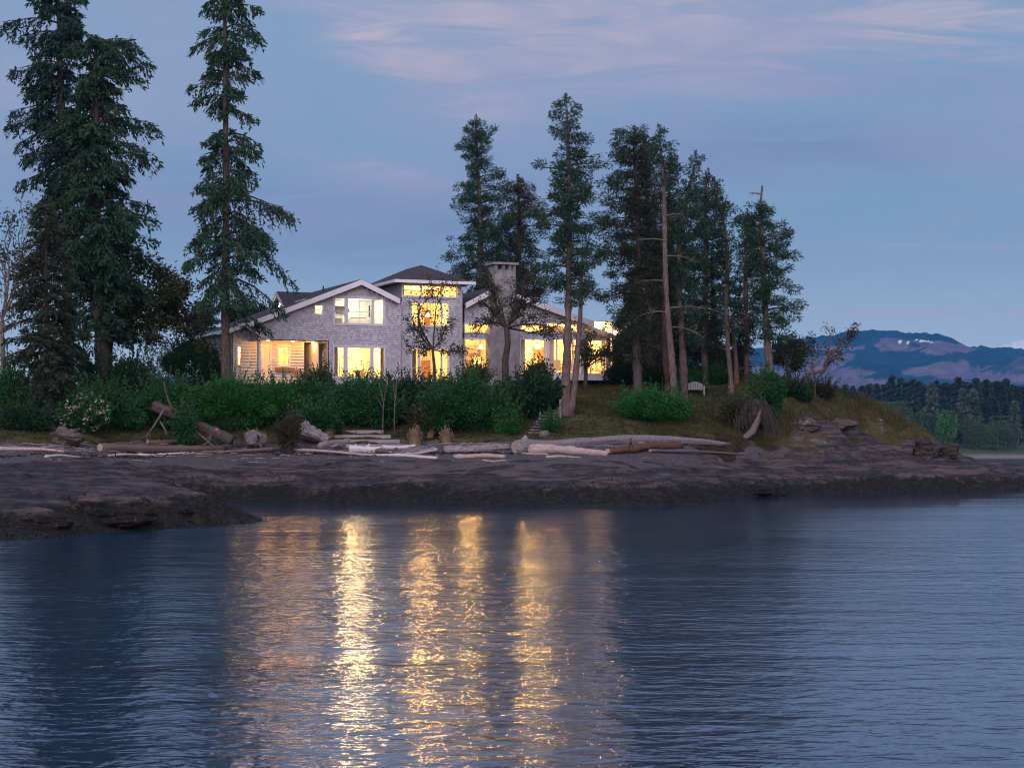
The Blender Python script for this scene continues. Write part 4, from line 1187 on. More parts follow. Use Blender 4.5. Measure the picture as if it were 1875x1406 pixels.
# more of what is seen in the rooms: beams, inner doors, bookcase, table, pendant lamps
def inner_panel(name, u, v, z0, w_, h_, mat, th=.05):
    mb = MB(); fbox(mb, H, u, u + w_, v - th, v, z0, z0 + h_); return mb.build(name, M[mat], house)
for px, v, z0, w_, h_, mat in ((976, 6.94, FLC, .95, 2.1, 'furn'), (1028, 6.94, FLC, 1.5, 2.2, 'inner_tan'), (1052, 6.94, FLC, .9, 2.1, 'furn'), (868, 5.94, FLC, 1.0, 2.1, 'inner_tan'), (622, 4.54, FL, .9, 2.05, 'inner_tan'), (771, 5.44, FL - .2, 1.0, 2.1, 'furn'), (800, 5.44, FL - .2, .9, 2.1, 'inner_tan'), (776, 5.44, w_m[2] - .6, .9, 2.0, 'furn')):
    inner_panel('inner_door', H.U(px, v), v, z0, w_, h_, mat)
for px in (962, 984, 1012, 1034, 1056):
    u = H.U(px, 2.2); mb = MB(); fbox(mb, H, u, u + .18, 2.05, 6.9, FLC + 3.42, FLC + 3.58); mb.build('ceiling_beam', M['furn'], house)
for px in (858, 880):
    u = H.U(px, 1.0); mb = MB(); fbox(mb, H, u, u + .18, .7, 5.9, FLC + 3.88, FLC + 4.06); mb.build('ceiling_beam', M['furn'], house)
def pendant(px, py, v, drop, label):
    c = H.W(H.U(px, v), v, H.Z(px, py, v)); o = thing('pendant_lamp', label, 'lamp', c, None)
    mb = MB(); mb.tube([c + np.array([0, 0, .12]), c - np.array([0, 0, .02]), c - np.array([0, 0, .16])], [.05, .13, .19], 12); mb.build('lamp_shade', M['lamp_soft'], o)
    mb = MB(); mb.tube([c + np.array([0, 0, .1]), c + np.array([0, 0, drop])], [.012, .012], 5); mb.build('cord', M['black_metal'], o)
pendant(783, 575, 2.6, 1.4, 'hanging lamp behind the middle tower window')
pendant(880, 634, 3.0, 1.6, 'hanging lamp in the great room left of the chimney')
pendant(985, 634, 3.6, 1.2, 'hanging lamp in the great room right of the chimney')
pendant(1042, 634, 3.6, 1.2, 'hanging lamp behind the forked fir')
def table(px, v, z, w_, label):
    c = H.W(H.U(px, v), v, z); o = thing('dining_table', label, 'table', c)
    mb = MB(); mb.box(c + np.array([0, 0, .73]), (w_, .9, .05)); mb.build('table_top', M['furn'], o)
    for a in (-1, 1):
        for b_ in (-1, 1):
            mb = MB(); mb.box(c + np.array([a * (w_ / 2 - .1), b_ * .38, .355]), (.07, .07, .71)); mb.build('leg', M['furn'], o)
table(1027, 3.2, FLC, 1.9, 'wooden dining table behind the great room doors')
chair(H.U(1018, 2.6), 2.6, FLC, 'grey chair left of the dining table', 'cloth_grey', 1.0)
chair(H.U(1040, 2.6), 2.6, FLC, 'grey chair right of the dining table', 'cloth_grey', 1.0)
c = H.W(H.U(860, 5.6), 5.6, FLC); o = thing('bookcase', 'open bookcase at the back of the great room left of the chimney', 'bookcase', c)
for k in range(5):
    mb = MB(); mb.box(c + np.array([0, 0, .05 + .48 * k]), (1.1, .3, .04)); mb.build('shelf', M['furn'], o)
for s in (-1, 1):
    mb = MB(); mb.box(c + np.array([s * .56, 0, 1.0]), (.04, .3, 2.0)); mb.build('side_panel', M['furn'], o)
gb = np.random.default_rng(5)
mb = MB()
for k in range(4):
    for j in range(9):
        if gb.random() < .8: mb.box(c + np.array([-.48 + .12 * j, 0, .07 + .48 * k + .14]), (.08, .2, .26 + gb.uniform(-.06, .06)))
mb.build('books', M['cloth_grey'], o)['kind'] = 'stuff'
for px, v, z0, lab in ((614, 1.2, FL, 'pale curtain at the left side of the lower gable window'), (700.5, 1.2, FL, 'pale curtain at the right side of the lower gable window'), (757, .9, FL - .2, 'pale curtain in the lower tower window')):
    u = H.U(px, v); c = H.W(u, v, z0); th_ = thing('curtain', lab, 'curtain', c)
    xs = np.linspace(-.16, .16, 19); vv = .05 * np.sin(xs * 62)
    a = H.W(u + xs, v + vv, np.full(19, z0 + .02)); b_ = H.W(u + xs, v + vv, np.full(19, z0 + 2.5))
    mb = MB(); mb.add(np.vstack([a, b_]), [[i, i + 1, 20 + i, 19 + i] for i in range(18)]); mb.build('drape', M['cloth_grey'], th_)
    mb = MB(); mb.tube([H.W(u - .25, v, z0 + 2.52), H.W(u + .25, v, z0 + 2.52)], [.02, .02], 6); mb.build('rod', M['black_metal'], th_)
# ------------------------------------------------------------------ vegetation
def norm(v):
    return v / (np.linalg.norm(v, axis=-1, keepdims=True) + 1e-9)

class Tufts:
    """collects leaf-sized rhombs"""
    def __init__(s): s.p = []; s.d = []; s.L = []; s.W = []
    def add(s, p, d, L, W):
        n = len(p); s.p.append(p); s.d.append(norm(d)); s.L.append(np.broadcast_to(L, (n,))); s.W.append(np.broadcast_to(W, (n,)))
    def mesh(s, mb, g):
        if not s.p: return mb
        p = np.concatenate(s.p); d = np.concatenate(s.d); L = np.concatenate(s.L)[:, None]; W = np.concatenate(s.W)[:, None]
        side = norm(np.cross(d, g.normal(0, 1, p.shape)))
        n = len(p)
        v = np.stack([p, p + d * L * .45 + side * W, p + d * L, p + d * L * .45 - side * W], 1).reshape(-1, 3)
        q = np.arange(n * 4).reshape(n, 4)
        return mb.add(v, q)

TREES = []
def trunk_world(tr, Y):
    a = np.array(tr, float)
    x = (a[:, 0] - PX0) / F * Y; z = CH + (HY - a[:, 1]) / F * Y; r = a[:, 2] / F * Y / 2
    return x, z, r

def conifer(label, tr, Y, prof, seed, dens=1.0, droop=.45, mat='needle', bark='bark_fir', group='tall conifers on the point', name='fir_tree', depth=1.0, tuft=1.0, dead=(), hang=.5, thin=0.0, style='spray', bs=5.5, gap=.30):
    """tr: trunk as (px, py, width px) from top to base; prof: crown outline as (py, left px, right px)"""
    g = np.random.default_rng(seed)
    tx, tz, r = trunk_world(tr, Y)
    zb = g1(tx[-1], Y) - .25
    if tz[-1] > zb: tx = np.append(tx, tx[-1]); tz = np.append(tz, zb); r = np.append(r, r[-1] * 1.25)
    o = thing(name, label, 'tree', (tx[-1], Y, tz[-1]), group)
    zs = np.linspace(tz[0], tz[-1], 46)
    order = np.argsort(tz)
    X = np.interp(zs, tz[order], tx[order]); R = np.interp(zs, tz[order], r[order]) * .88
    yw = .12 * np.sin(np.linspace(0, 5, 46) + seed)
    X = X + .05 * np.sin(np.linspace(0, 9, 46) + seed * 2)
    R = R * (1 + .10 * g.normal(0, 1, 46)); R[-3:] *= np.array([1.05, 1.2, 1.5])
    tp = np.stack([X, Y + yw, zs], -1)
    mb = MB(); mb.tube(tp, np.maximum(R, .02), 11, True, .07, seed); mb.build('trunk', M[bark], o, True)
    pr = np.array(prof, float)
    pz = CH + (HY - pr[:, 0]) / F * Y; pl = (pr[:, 1] - PX0) / F * Y; prr = (pr[:, 2] - PX0) / F * Y
    od = np.argsort(pz); pz, pl, prr = pz[od], pl[od], prr[od]
    H_ = pz[-1] - pz[0]
    nb = int(H_ * (10.5 if style == 'spray' else bs) * dens)
    hz = pz[0] + H_ * (np.arange(nb) + g.uniform(0, 1, nb)) / nb
    # whorls with gaps between them
    if thin > 0 and style == 'spray':
        keep = (np.sin(hz * 5.1 + seed) + .6 * np.sin(hz * 2.3 + seed * 3) > -1.6 + 1.7 * thin * g.uniform(.2, 1.2, nb))
        hz = hz[keep]; nb = len(hz)
    phi = np.arange(nb) * 2.39996 + g.normal(0, .35, nb)
    T = Tufts(); limb = MB()
    sz, sx, sy, sr = zs[::-1], tp[::-1, 0], tp[::-1, 1], R[::-1]
    for z, ph in zip(hz, phi):
        c, s = math.cos(ph), math.sin(ph)
        x0 = np.interp(z, sz, sx)
        er = np.interp(z, pz, prr) - x0; elft = x0 - np.interp(z, pz, pl)
        er, elft = max(er, .25), max(elft, .25)
        ex = er if c > 0 else elft
        dp = .5 * (er + elft) * depth
        L = 1 / math.sqrt((c / ex) ** 2 + (s / dp) ** 2)
        lf = g.beta(3.0, 1.5)
        L = L * (.40 + .74 * lf) if style == 'spray' else L * (.50 + .62 * g.random() ** .8) * (1 - .38 * max(0., 1.3 * float(vnoise(np.array([ph % 6.283 * .8 + seed]), np.array([z * .9]), seed)[0])))
        if style == 'spray': L *= 1 - gap * max(0., 1.2 * float(vnoise(np.array([ph % 6.283 * .9 + seed]), np.array([z * .75]), seed)[0]))
        if L < .3: L = .3
        p0 = np.array([x0, np.interp(z, sz, sy), z])
        rel = (z - pz[0]) / H_
        up = .25 + .5 * rel + g.normal(0, .08)
        dr = droop * (1.15 - .6 * rel) * g.uniform(.6, 1.4)
        t = np.linspace(0, 1, 9)
        hd = np.array([c, s, 0.0])
        bend = g.normal(0, .14); sd = np.array([-s, c, 0.0])
        path = p0 + L * (t[:, None] * hd + (bend * t ** 2)[:, None] * sd) + np.array([0, 0, 1.]) * (L * (up * t - (dr + up * .75) * t ** 1.9 + .16 * t ** 5))[:, None]
        br = np.interp(z, sz, sr)
        limb.tube(path[::2], np.linspace(max(min(.045 * L ** .5, br * .5), .012), .006, 5), 4, False)
        if style == 'clump':
            # tufted clumps towards the ends of the boughs
            ncl = max(3, int(2.2 + L * 2.6))
            tc_ = np.clip(g.beta(1.6, 1.15, ncl), .12, 1.0); tc_[0] = 1.0
            for u_ in tc_:
                q0 = np.array([np.interp(u_, t, path[:, k]) for k in range(3)])
                off = (np.array([-s, c, 0.0]) * g.normal(0, .30) + np.array([0, 0, 1.]) * g.normal(.03, .10)) * min(L, 2.2) * (.35 + .65 * u_)
                cc = q0 + off
                limb.tube([q0, q0 + off * .6 + np.array([0, 0, .04]), cc], [.016, .012, .006], 3, False)
                R_ = g.uniform(.24, .50) * (.8 + .12 * min(L, 3)) * min(1., .45 + .5 * L)
                nn = int(88 * (R_ / .4) ** 2)
                dv = norm(g.normal(0, 1, (nn, 3)))
                pp_ = cc + dv * np.array([R_, R_, R_ * .62]) * (g.random(nn) ** .45)[:, None]
                dd_ = dv * .8 + hd * .5 + np.array([0, 0, .25 - hang]) + g.normal(0, .35, (nn, 3))
                T.add(pp_, dd_, g.uniform(.12, .27, nn) * tuft, g.uniform(.018, .038, nn) * tuft)
            continue
        # branchlets
        nbr = max(5, int(L * 10))
        tt = np.sort(g.uniform(.10, 1, nbr)); 
        bp = np.stack([np.interp(tt, t, path[:, k]) for k in range(3)], -1)
        sgn = np.where(np.arange(nbr) % 2 == 0, 1, -1)
        bl = L * (.17 + .34 * (1 - tt)) * g.uniform(.6, 1.3, nbr); bl = np.clip(bl, .22, 1.3)
        bd = hd[None] * .75 + (sgn * g.uniform(.5, 1.1, nbr))[:, None] * sd[None]
        bd[:, 2] -= hang * g.uniform(.25, 1.25, nbr)
        bd = norm(bd)
        per = 9
        kk = (np.arange(per) + .5) / per
        pts = bp[:, None] + bd[:, None] * (bl[:, None] * kk[None])[..., None]
        pts[..., 2] -= (bl[:, None] * .35 * hang * kk[None] ** 2)
        pts = pts.reshape(-1, 3) + g.normal(0, .035, (nbr * per, 3))
        dd = np.repeat(bd, per, 0) + g.normal(0, .45, (nbr * per, 3)); dd[:, 2] -= .25 * hang
        n_ = len(pts)
        T.add(pts, dd, g.uniform(.16, .36, n_) * tuft, g.uniform(.028, .058, n_) * tuft)
        m2 = g.random(n_) < .5
        T.add(pts[m2] + g.normal(0, .05, (m2.sum(), 3)), dd[m2] + g.normal(0, .6, (m2.sum(), 3)), g.uniform(.14, .28, m2.sum()) * tuft, g.uniform(.018, .04, m2.sum()) * tuft)
    if style == 'clump' and seed != 30:
        # the leading shoot
        nl = 60; uu = g.random(nl); q0 = np.array([tx[0], Y, tz[0]])
        T.add(q0 + np.stack([g.normal(0, .10, nl) * (1.2 - uu), g.normal(0, .10, nl) * (1.2 - uu), .55 * uu - .15], -1), np.stack([g.normal(0, .6, nl), g.normal(0, .6, nl), np.full(nl, .7)], -1), .20, .025)
    if style == 'clump' and not dead and seed < 80:
        y0, y1 = prof[0][0], tr[-1][1]
        dead = [(y0 + (y1 - y0) * f_, g.choice([-1, 1]), g.uniform(18, 42), g.uniform(.1, .5)) for f_ in g.uniform(.35, .85, 5)]
    # dead branches
    for (py, dirx, length, drop) in dead:
        z = CH + (HY - py) / F * Y; x0 = np.interp(z, sz, sx)
        Ld = length / F * Y
        t = np.linspace(0, 1, 8)
        path = np.stack([x0 + dirx * Ld * t, Y - .5 * t * Ld * g.uniform(.2, .8), z + Ld * (.18 * t - drop * t ** 2) + g.normal(0, .02, 8) * Ld * .3], -1)
        dw = MB(); dw.tube(path, np.linspace(.05, .012, 8), 5, False, .1, seed)
        for k in range(9):
            i = g.integers(2, 8); d = norm(np.array([dirx * g.uniform(.3, 1), g.normal(0, .5), g.normal(-.15, .45)])); l = Ld * g.uniform(.15, .42)
            q_ = path[i] + d * l * np.linspace(0, 1, 4)[:, None] + g.normal(0, .03, (4, 3)); q_[0] = path[i]
            dw.tube(q_, np.linspace(.018, .006, 4), 4, False)
        dw.build('dead_branch', M['twig_grey'], o)
    if limb.n: limb.build('branches', M['bark_dark'], o)['kind'] = 'stuff'
    mb = MB(); T.mesh(mb, g)
    mb.build('crown', M[mat], o)
    return o

# big firs on the left
conifer('tallest dark fir at the left edge with a double top leaving the frame', [(108, -70, 3), (110, 40, 9), (112, 160, 13), (116, 300, 17), (122, 450, 20), (126, 700, 24)], 119,
        [(-70, 95, 120), (-30, 70, 135), (0, 42, 160), (30, 20, 166), (60, 5, 150), (95, 40, 150), (130, 30, 150), (170, 28, 155), (215, 0, 150), (250, 0, 140), (285, 30, 145), (330, 25, 140), (370, 55, 140), (420, 70, 150), (470, 80, 160)], 11, .88, .5, 'needle_blue', thin=.5, hang=1.15, tuft=1.25, gap=.35)
conifer('broad dark fir whose bare reddish trunk shows between two crown masses on the left', [(178, 72, 4), (176, 110, 9), (174, 200, 15), (171, 300, 18), (175, 400, 20), (182, 560, 23), (188, 700, 26)], 115,
        [(72, 165, 195), (88, 130, 300), (110, 120, 308), (135, 110, 306), (155, 140, 245), (175, 120, 255), (200, 105, 278), (240, 100, 292), (268, 105, 298), (300, 118, 285), (330, 130, 268), (355, 110, 280), (385, 100, 292), (420, 85, 280), (460, 90, 272), (500, 100, 262), (550, 110, 255), (610, 120, 245)], 12, .88, .4, 'needle', thin=.35, hang=1.0, tuft=1.25, gap=.35,
        dead=((325, 1, 60, .3), (300, -1, 45, .2)))
conifer('smaller grey green fir in front of the big left firs, foot beside the lichened boulder', [(80, 372, 3), (82, 450, 8), (86, 560, 11), (91, 700, 15), (98, 782, 19)], 105.5,
        [(372, 70, 92), (400, 55, 108), (440, 42, 122), (490, 30, 135), (540, 25, 150), (590, 15, 158), (640, 15, 165), (690, 30, 168), (735, 55, 150)], 13, 1.15, .35, 'needle_brown', hang=.6)
conifer('lone tall fir standing before the left end of the house', [(412, -75, 2), (412, 0, 7), (414, 150, 10), (413, 300, 13), (412, 500, 15.5), (416, 690, 20)], 116.5,
        [(-75, 400, 425), (-40, 375, 450), (-10, 350, 462), (12, 326, 470), (28, 345, 480), (45, 372, 500), (62, 355, 522), (80, 335, 512), (100, 365, 490), (118, 362, 508), (140, 372, 480), (160, 352, 468), (184, 342, 462), (200, 395, 490), (225, 385, 512), (255, 378, 512), (285, 362, 514), (310, 368, 520), (340, 342, 540), (370, 345, 528), (395, 342, 520), (420, 348, 528), (445, 320, 530), (470, 328, 520), (500, 322, 522), (525, 350, 515), (545, 420, 520), (575, 480, 515)], 14, .72, .62, 'needle', thin=.8, hang=1.25, tuft=1.1, gap=.6)
# right of the tower
conifer('slender fir behind the house left of the chimney', [(872, 222, 3), (876, 330, 8), (879, 430, 11), (877, 540, 13), (876, 690, 15)], 150,
        [(222, 862, 880), (245, 848, 912), (262, 850, 926), (280, 840, 905), (300, 842, 930), (322, 850, 912), (345, 835, 922), (365, 820, 938), (392, 818, 944), (420, 832, 930), (450, 814, 930), (485, 812, 925), (515, 822, 915), (540, 840, 905)], 21, 1.15, .2, 'needle', style='clump', bark='bark_pale', thin=.5, hang=.35)
conifer('low dark fir mass behind the chimney top', [(948, 330, 3), (950, 420, 9), (950, 560, 12), (950, 690, 14)], 156,
        [(330, 938, 958), (352, 918, 985), (385, 925, 1000), (420, 905, 1002), (450, 898, 1005), (490, 890, 1000), (530, 890, 1010), (570, 900, 1010)], 22, 1.2, .25, 'needle_brown', style='clump', hang=.4)
conifer('tall forked fir rising beside the beach stairs in front of the great room', [(1036, 186, 2), (1040, 260, 7), (1044, 330, 10), (1043, 430, 12), (1040, 520, 13), (1038, 640, 17), (1036, 765, 26)], 116.5,
        [(186, 1016, 1062), (205, 1008, 1066), (228, 1004, 1072), (245, 1008, 1090), (262, 1030, 1085), (285, 1020, 1112), (305, 974, 1118), (322, 985, 1105), (345, 1005, 1116), (370, 985, 1112), (400, 972, 1120), (430, 976, 1112), (460, 985, 1102), (495, 988, 1108), (530, 1000, 1096), (555, 1010, 1080)], 23, 1.1, .22, 'needle', style='clump', bark='bark_pale', thin=.45, hang=.35)
conifer('dense broad dark fir at the right end of the house', [(1160, 244, 3), (1165, 330, 8), (1168, 450, 13), (1168, 600, 17), (1168, 720, 21)], 123,
        [(240, 1122, 1180), (262, 1118, 1192), (295, 1112, 1200), (330, 1108, 1206), (380, 1100, 1212), (430, 1088, 1212), (480, 1086, 1216), (530, 1096, 1214), (580, 1112, 1208), (630, 1125, 1200), (662, 1140, 1192)], 24, 1.35, .3, 'needle_brown', style='clump', hang=.5)
conifer('thin pale fir with long dead lower branches, nearest of the right hand grove', [(1207, 242, 2), (1212, 300, 6), (1216, 400, 9), (1221, 520, 11), (1227, 630, 13), (1233, 720, 16)], 119.5,
        [(242, 1200, 1216), (258, 1196, 1232), (280, 1192, 1244), (300, 1190, 1246), (325, 1192, 1240), (345, 1200, 1232)], 25, 1.2, .15, 'needle', style='clump', bark='bark_pale', hang=.3,
        dead=((352, -1, 38, .1), (440, -1, 60, .25), (470, 1, 48, .3), (515, -1, 46, .2), (565, 1, 95, .28), (572, -1, 55, .35), (600, 1, 60, .5), (395, 1, 30, .1)))
conifer('leaning fir close behind the thin pale one', [(1274, 290, 2), (1262, 340, 6), (1246, 420, 10), (1243, 540, 12), (1247, 630, 14), (1254, 722, 17)], 121,
        [(288, 1268, 1282), (305, 1258, 1284), (325, 1250, 1278), (350, 1240, 1300), (380, 1238, 1312), (420, 1230, 1312), (460, 1228, 1310), (500, 1232, 1308), (545, 1238, 1300), (590, 1245, 1296), (630, 1255, 1290)], 26, 1.2, .25, 'needle', style='clump', hang=.45,
        dead=((420, -1, 36, .2), (500, 1, 50, .35)))
conifer('bushy fir in the middle of the grove, top just below its leaning neighbour', [(1296, 322, 2), (1292, 400, 8), (1290, 520, 11), (1292, 700, 14)], 128,
        [(322, 1288, 1306), (350, 1272, 1322), (390, 1265, 1335), (440, 1255, 1338), (490, 1258, 1342), (545, 1262, 1340), (600, 1268, 1330), (645, 1275, 1320)], 27, 1.3, .3, 'needle_brown', style='clump', hang=.45)
conifer('narrow fir with a crooked pale trunk between grove and snag', [(1312, 346, 2), (1322, 390, 5), (1331, 470, 8), (1332, 560, 9), (1333, 640, 10), (1338, 705, 12)], 125,
        [(346, 1306, 1320), (365, 1310, 1335), (385, 1308, 1356), (405, 1312, 1354), (430, 1304, 1346), (470, 1302, 1340), (520, 1305, 1350), (570, 1308, 1352), (610, 1315, 1345)], 28, 1.15, .2, 'needle', style='clump', bark='bark_pale', thin=.4, hang=.4)
conifer('dark fir behind the snag topped tree', [(1368, 395, 2), (1366, 480, 8), (1366, 600, 10), (1367, 710, 13)], 131,
        [(395, 1360, 1376), (430, 1348, 1390), (480, 1345, 1395), (540, 1342, 1398), (600, 1345, 1395), (650, 1352, 1388)], 29, 1.3, .3, 'needle_brown', style='clump', bark='bark_red', hang=.4)
conifer('dark fir filling the gap behind the thin pale fir', [(1228, 292, 2), (1226, 400, 9), (1228, 560, 12), (1226, 700, 14)], 133,
        [(292, 1222, 1234), (320, 1208, 1248), (360, 1196, 1258), (420, 1188, 1264), (480, 1182, 1268), (540, 1184, 1270), (600, 1192, 1264), (650, 1200, 1256)], 33, 1.3, .3, 'needle_brown', style='clump', hang=.4)
conifer('dark fir far back between the broad fir and its pale neighbour', [(1182, 262, 2), (1184, 400, 9), (1186, 560, 12), (1186, 700, 14)], 137,
        [(262, 1176, 1188), (300, 1160, 1204), (360, 1150, 1214), (430, 1146, 1222), (500, 1146, 1226), (570, 1152, 1222), (640, 1160, 1212)], 34, 1.3, .3, 'needle_brown', style='clump', hang=.4)
snag = conifer('fir with a dead bare snag top at the right end of the grove', [(1396, 340, 3), (1394, 370, 6), (1397, 430, 9), (1398, 520, 12), (1403, 600, 14), (1412, 690, 20)], 122,
        [(374, 1378, 1388), (392, 1366, 1420), (415, 1360, 1428), (440, 1358, 1450), (465, 1360, 1464), (495, 1372, 1462), (520, 1378, 1455), (545, 1372, 1462), (575, 1385, 1474), (600, 1402, 1462), (625, 1415, 1445)], 30, 1.3, .12, 'needle', style='clump', bark='bark_pale', thin=.45, hang=.4, dead=((356, -1, 20, .05), (385, 1, 14, .0)))
# second stem of the forked fir
_Y = 116.3
_pts = np.array([[(px - PX0) / F * _Y, _Y, CH + (HY - py) / F * _Y] for px, py in [(1067, 440), (1065, 500), (1062, 590), (1057, 650), (1052, 710), (1047, 745), (1040, 770)]])
_fork = [o for o in COL.objects if o.get('label', '').startswith('tall forked fir')][0]
mb = MB(); mb.tube(_pts, [.02, .08, .14, .17, .19, .22, .26], 9, True, .06, 5); mb.build('trunk', M['bark_pale'], _fork, True)
# red madrone-like stems and bare fir stems standing in the grove
def stem(label, tr, Y, bark, group=None):
    tx, tz, r = trunk_world(tr, Y); zb = g1(tx[-1], Y) - .2
    tx = np.append(tx, tx[-1]); tz = np.append(tz, min(zb, tz[-1] - .1)); r = np.append(r, r[-1] * 1.15)
    o = thing('bare_tree', label, 'tree', (tx[-1], Y, tz[-1]), group)
    g = np.random.default_rng(int(tr[0][0]))
    zs = np.linspace(tz[0], tz[-1], 20); od = np.argsort(tz)
    X = np.interp(zs, tz[od], tx[od]) + .05 * np.sin(np.linspace(0, 7, 20) + tr[0][0]); R = np.interp(zs, tz[od], r[od])
    mb = MB(); p = np.stack([X, Y + 0 * X, zs], -1); mb.tube(p, R, 9, True, .06, 3); mb.build('trunk', M[bark], o, True)
    dw = MB()
    for k in range(7):
        i = g.integers(0, 12); a = g.uniform(0, 6.28); d = norm(np.array([math.cos(a), math.sin(a), .3])); l = g.uniform(.5, 1.6)
        q_ = p[i] + d * l * np.linspace(0, 1, 5)[:, None] + g.normal(0, .05, (5, 3)); q_[0] = p[i]
        dw.tube(q_, np.linspace(.03, .008, 5), 4, False)
    dw.build('branches', M['twig_grey'], o)
stem('reddish slim trunk right of the garden bench', [(1342, 575, 3), (1343, 610, 6), (1346, 660, 8), (1350, 715, 11)], 127, 'bark_red')
stem('dark slim trunk between the leaning fir and the crooked one', [(1304, 470, 3), (1306, 560, 7), (1310, 640, 8), (1311, 690, 9)], 130, 'bark_dark')
stem('reddish trunk behind the thin pale fir', [(1212, 440, 3), (1214, 540, 8), (1218, 640, 10), (1222, 700, 11)], 126, 'bark_red')
stem('slim dark trunk right of the broad fir', [(1185, 460, 3), (1186, 560, 8), (1188, 640, 9), (1189, 690, 10)], 128, 'bark_red')

for k, (px, top, Yk, lab) in enumerate(((1150, 560, 131, 'small dark understorey fir beside the end of the deck'), (1190, 545, 132, 'small dark understorey fir between broad and pale firs'), (1272, 550, 131, 'small dark understorey fir right of the leaning trunk'), (1312, 560, 134, 'small dark understorey fir behind the crooked trunk'), (1352, 565, 134, 'small dark understorey fir left of the snag topped tree'), (1235, 560, 135, 'small dark understorey fir between the two pale trunks'))):
    conifer(lab, [(px, top, 2), (px + 1, 640, 5), (px, 705, 7)], Yk, [(top, px - 5, px + 5), (top + 25, px - 20, px + 18), (top + 60, px - 28, px + 30), (top + 100, px - 34, px + 32), (690, px - 34, px + 36)], 80 + k, 1.5, .3, 'needle_brown', style='clump', hang=.4, group='understorey firs in the grove')

# ------------------------------------------------------------------ broadleaved trees
def grow(g, mb, T, p, d, L, r, lev, maxlev, spread, twist, leaf, upb=.15, nchild=(2, 3)):
    n = 5
    pts = [p]; dd = d
    for i in range(n):
        dd = norm(dd + g.normal(0, twist, 3) + np.array([0, 0, upb * .3]))
        pts.append(pts[-1] + dd * L / n)
    pts = np.array(pts)
    mb.tube(pts, np.linspace(r, r * .68, n + 1), 7 if lev < 2 else 4, False)
    if lev >= maxlev - 1 and leaf:
        k = leaf['n']
        i = g.integers(2, n + 1, k); c = pts[i] + g.normal(0, leaf['s'], (k, 3))
        T.add(c, g.normal(0, 1, (k, 3)) + np.array([0, 0, -.2]), g.uniform(.5, 1.2, k) * leaf['L'], g.uniform(.5, 1.1, k) * leaf['W'])
    if lev < maxlev:
        for c in range(g.integers(nchild[0], nchild[1] + 1)):
            a = norm(np.cross(dd, g.normal(0, 1, 3)))
            nd = norm(dd + a * spread * g.uniform(.6, 1.3) + np.array([0, 0, upb]))
            i = n if c == 0 else g.integers(2, n + 1)
            grow(g, mb, T, pts[i], nd, L * g.uniform(.62, .88), r * (.66 if c == 0 else .5), lev + 1, maxlev, spread, twist, leaf, upb, nchild)

def broadleaf(name, label, path, Y, fork, seed, bark, leafm, lev=4, spread=.75, twist=.12, leaf=None, group=None, cat='tree', nchild=(2, 3), upb=.15):
    """path: trunk as (px, py, width px) from the base up; fork: list of (px,py) aims of the main limbs from the trunk's top"""
    g = np.random.default_rng(seed)
    a = np.array(path, float)
    pts = np.stack([(a[:, 0] - PX0) / F * Y, np.full(len(a), Y), CH + (HY - a[:, 1]) / F * Y], -1)
    pts[:, 1] += np.linspace(0, 1, len(a)) * g.normal(0, .3)
    zb = g1(pts[0, 0], Y) - .15
    if pts[0, 2] > zb: pts = np.vstack([[pts[0, 0], Y, zb], pts]); a = np.vstack([a[0], a])
    o = thing(name, label, cat, pts[0], group)
    tk = MB(); tk.tube(pts, a[:, 2] / F * Y / 2, 9, True, .06, seed); tk.build('trunk', M[bark], o, True)
    mb = MB(); T = Tufts()
    for (fx, fy, fy_off, w_, l_) in fork:
        tgt = np.array([(fx - PX0) / F * Y, Y + fy_off, CH + (HY - fy) / F * Y])
        st = pts[-1] if l_ >= 0 else pts[int(l_)]
        v = tgt - st; L = np.linalg.norm(v)
        n = 8; t = np.linspace(0, 1, n)[:, None]
        pp = st + v * t + np.sin(t * np.pi) * g.normal(0, .10, 3) * L + np.cumsum(g.normal(0, .02, (n, 3)), 0) * L * .5
        mb.tube(pp, np.linspace(w_, w_ * .45, n) / F * Y / 2, 7, False)
        for k in range(2, n):
            for c in range(nchild[1] - 1 if k < n - 1 else nchild[1]):
                if g.random() < .75:
                    d = norm(norm(v) + np.cross(norm(v), g.normal(0, 1, 3)) * spread * 1.1)
                    grow(g, mb, T, pp[k], d, L * .26 * g.uniform(.6, 1.2), w_ / F * Y / 2 * .38, 1, lev, spread, twist, leaf, upb, nchild)
    mb.build('branches', M[bark], o)
    if leaf:
        c = MB(); T.mesh(c, g); c.build('crown', M[leafm], o)
    return o

broadleaf('madrone_tree', 'spreading madrone with a dark twisting trunk in front of the chimney', [(926, 700, 13), (925, 660, 12), (930, 630, 11), (927, 600, 10)], 120.5,
          [(888, 560, -1, 7, 0), (905, 530, .8, 6, 0), (950, 560, -.5, 9, 0), (985, 545, .6, 6, 0), (1000, 600, -1, 5, 0), (968, 525, .5, 5, 0), (880, 595, .5, 5, 0), (1028, 590, .2, 4, 0), (898, 508, -.4, 4, 0), (962, 503, .3, 4, 0)], 41, 'bark_dark', 'leaf_madrone', 2, .8, .14, dict(n=9, s=.15, L=.21, W=.055), None, 'tree')
broadleaf('young_tree', 'slight young tree with sparse leaves in front of the tower windows', [(795, 700, 7), (795, 670, 6), (792, 640, 5)], 121,
          [(760, 600, -.5, 3.5, 0), (815, 590, .5, 3.5, 0), (790, 545, 0, 4.5, 0), (745, 632, .3, 3, 0), (838, 640, .2, 3, 0), (806, 535, -.3, 3, 0)], 42, 'bark_dark', 'leaf_madrone', 2, .8, .16, dict(n=9, s=.16, L=.19, W=.05), None, 'tree')
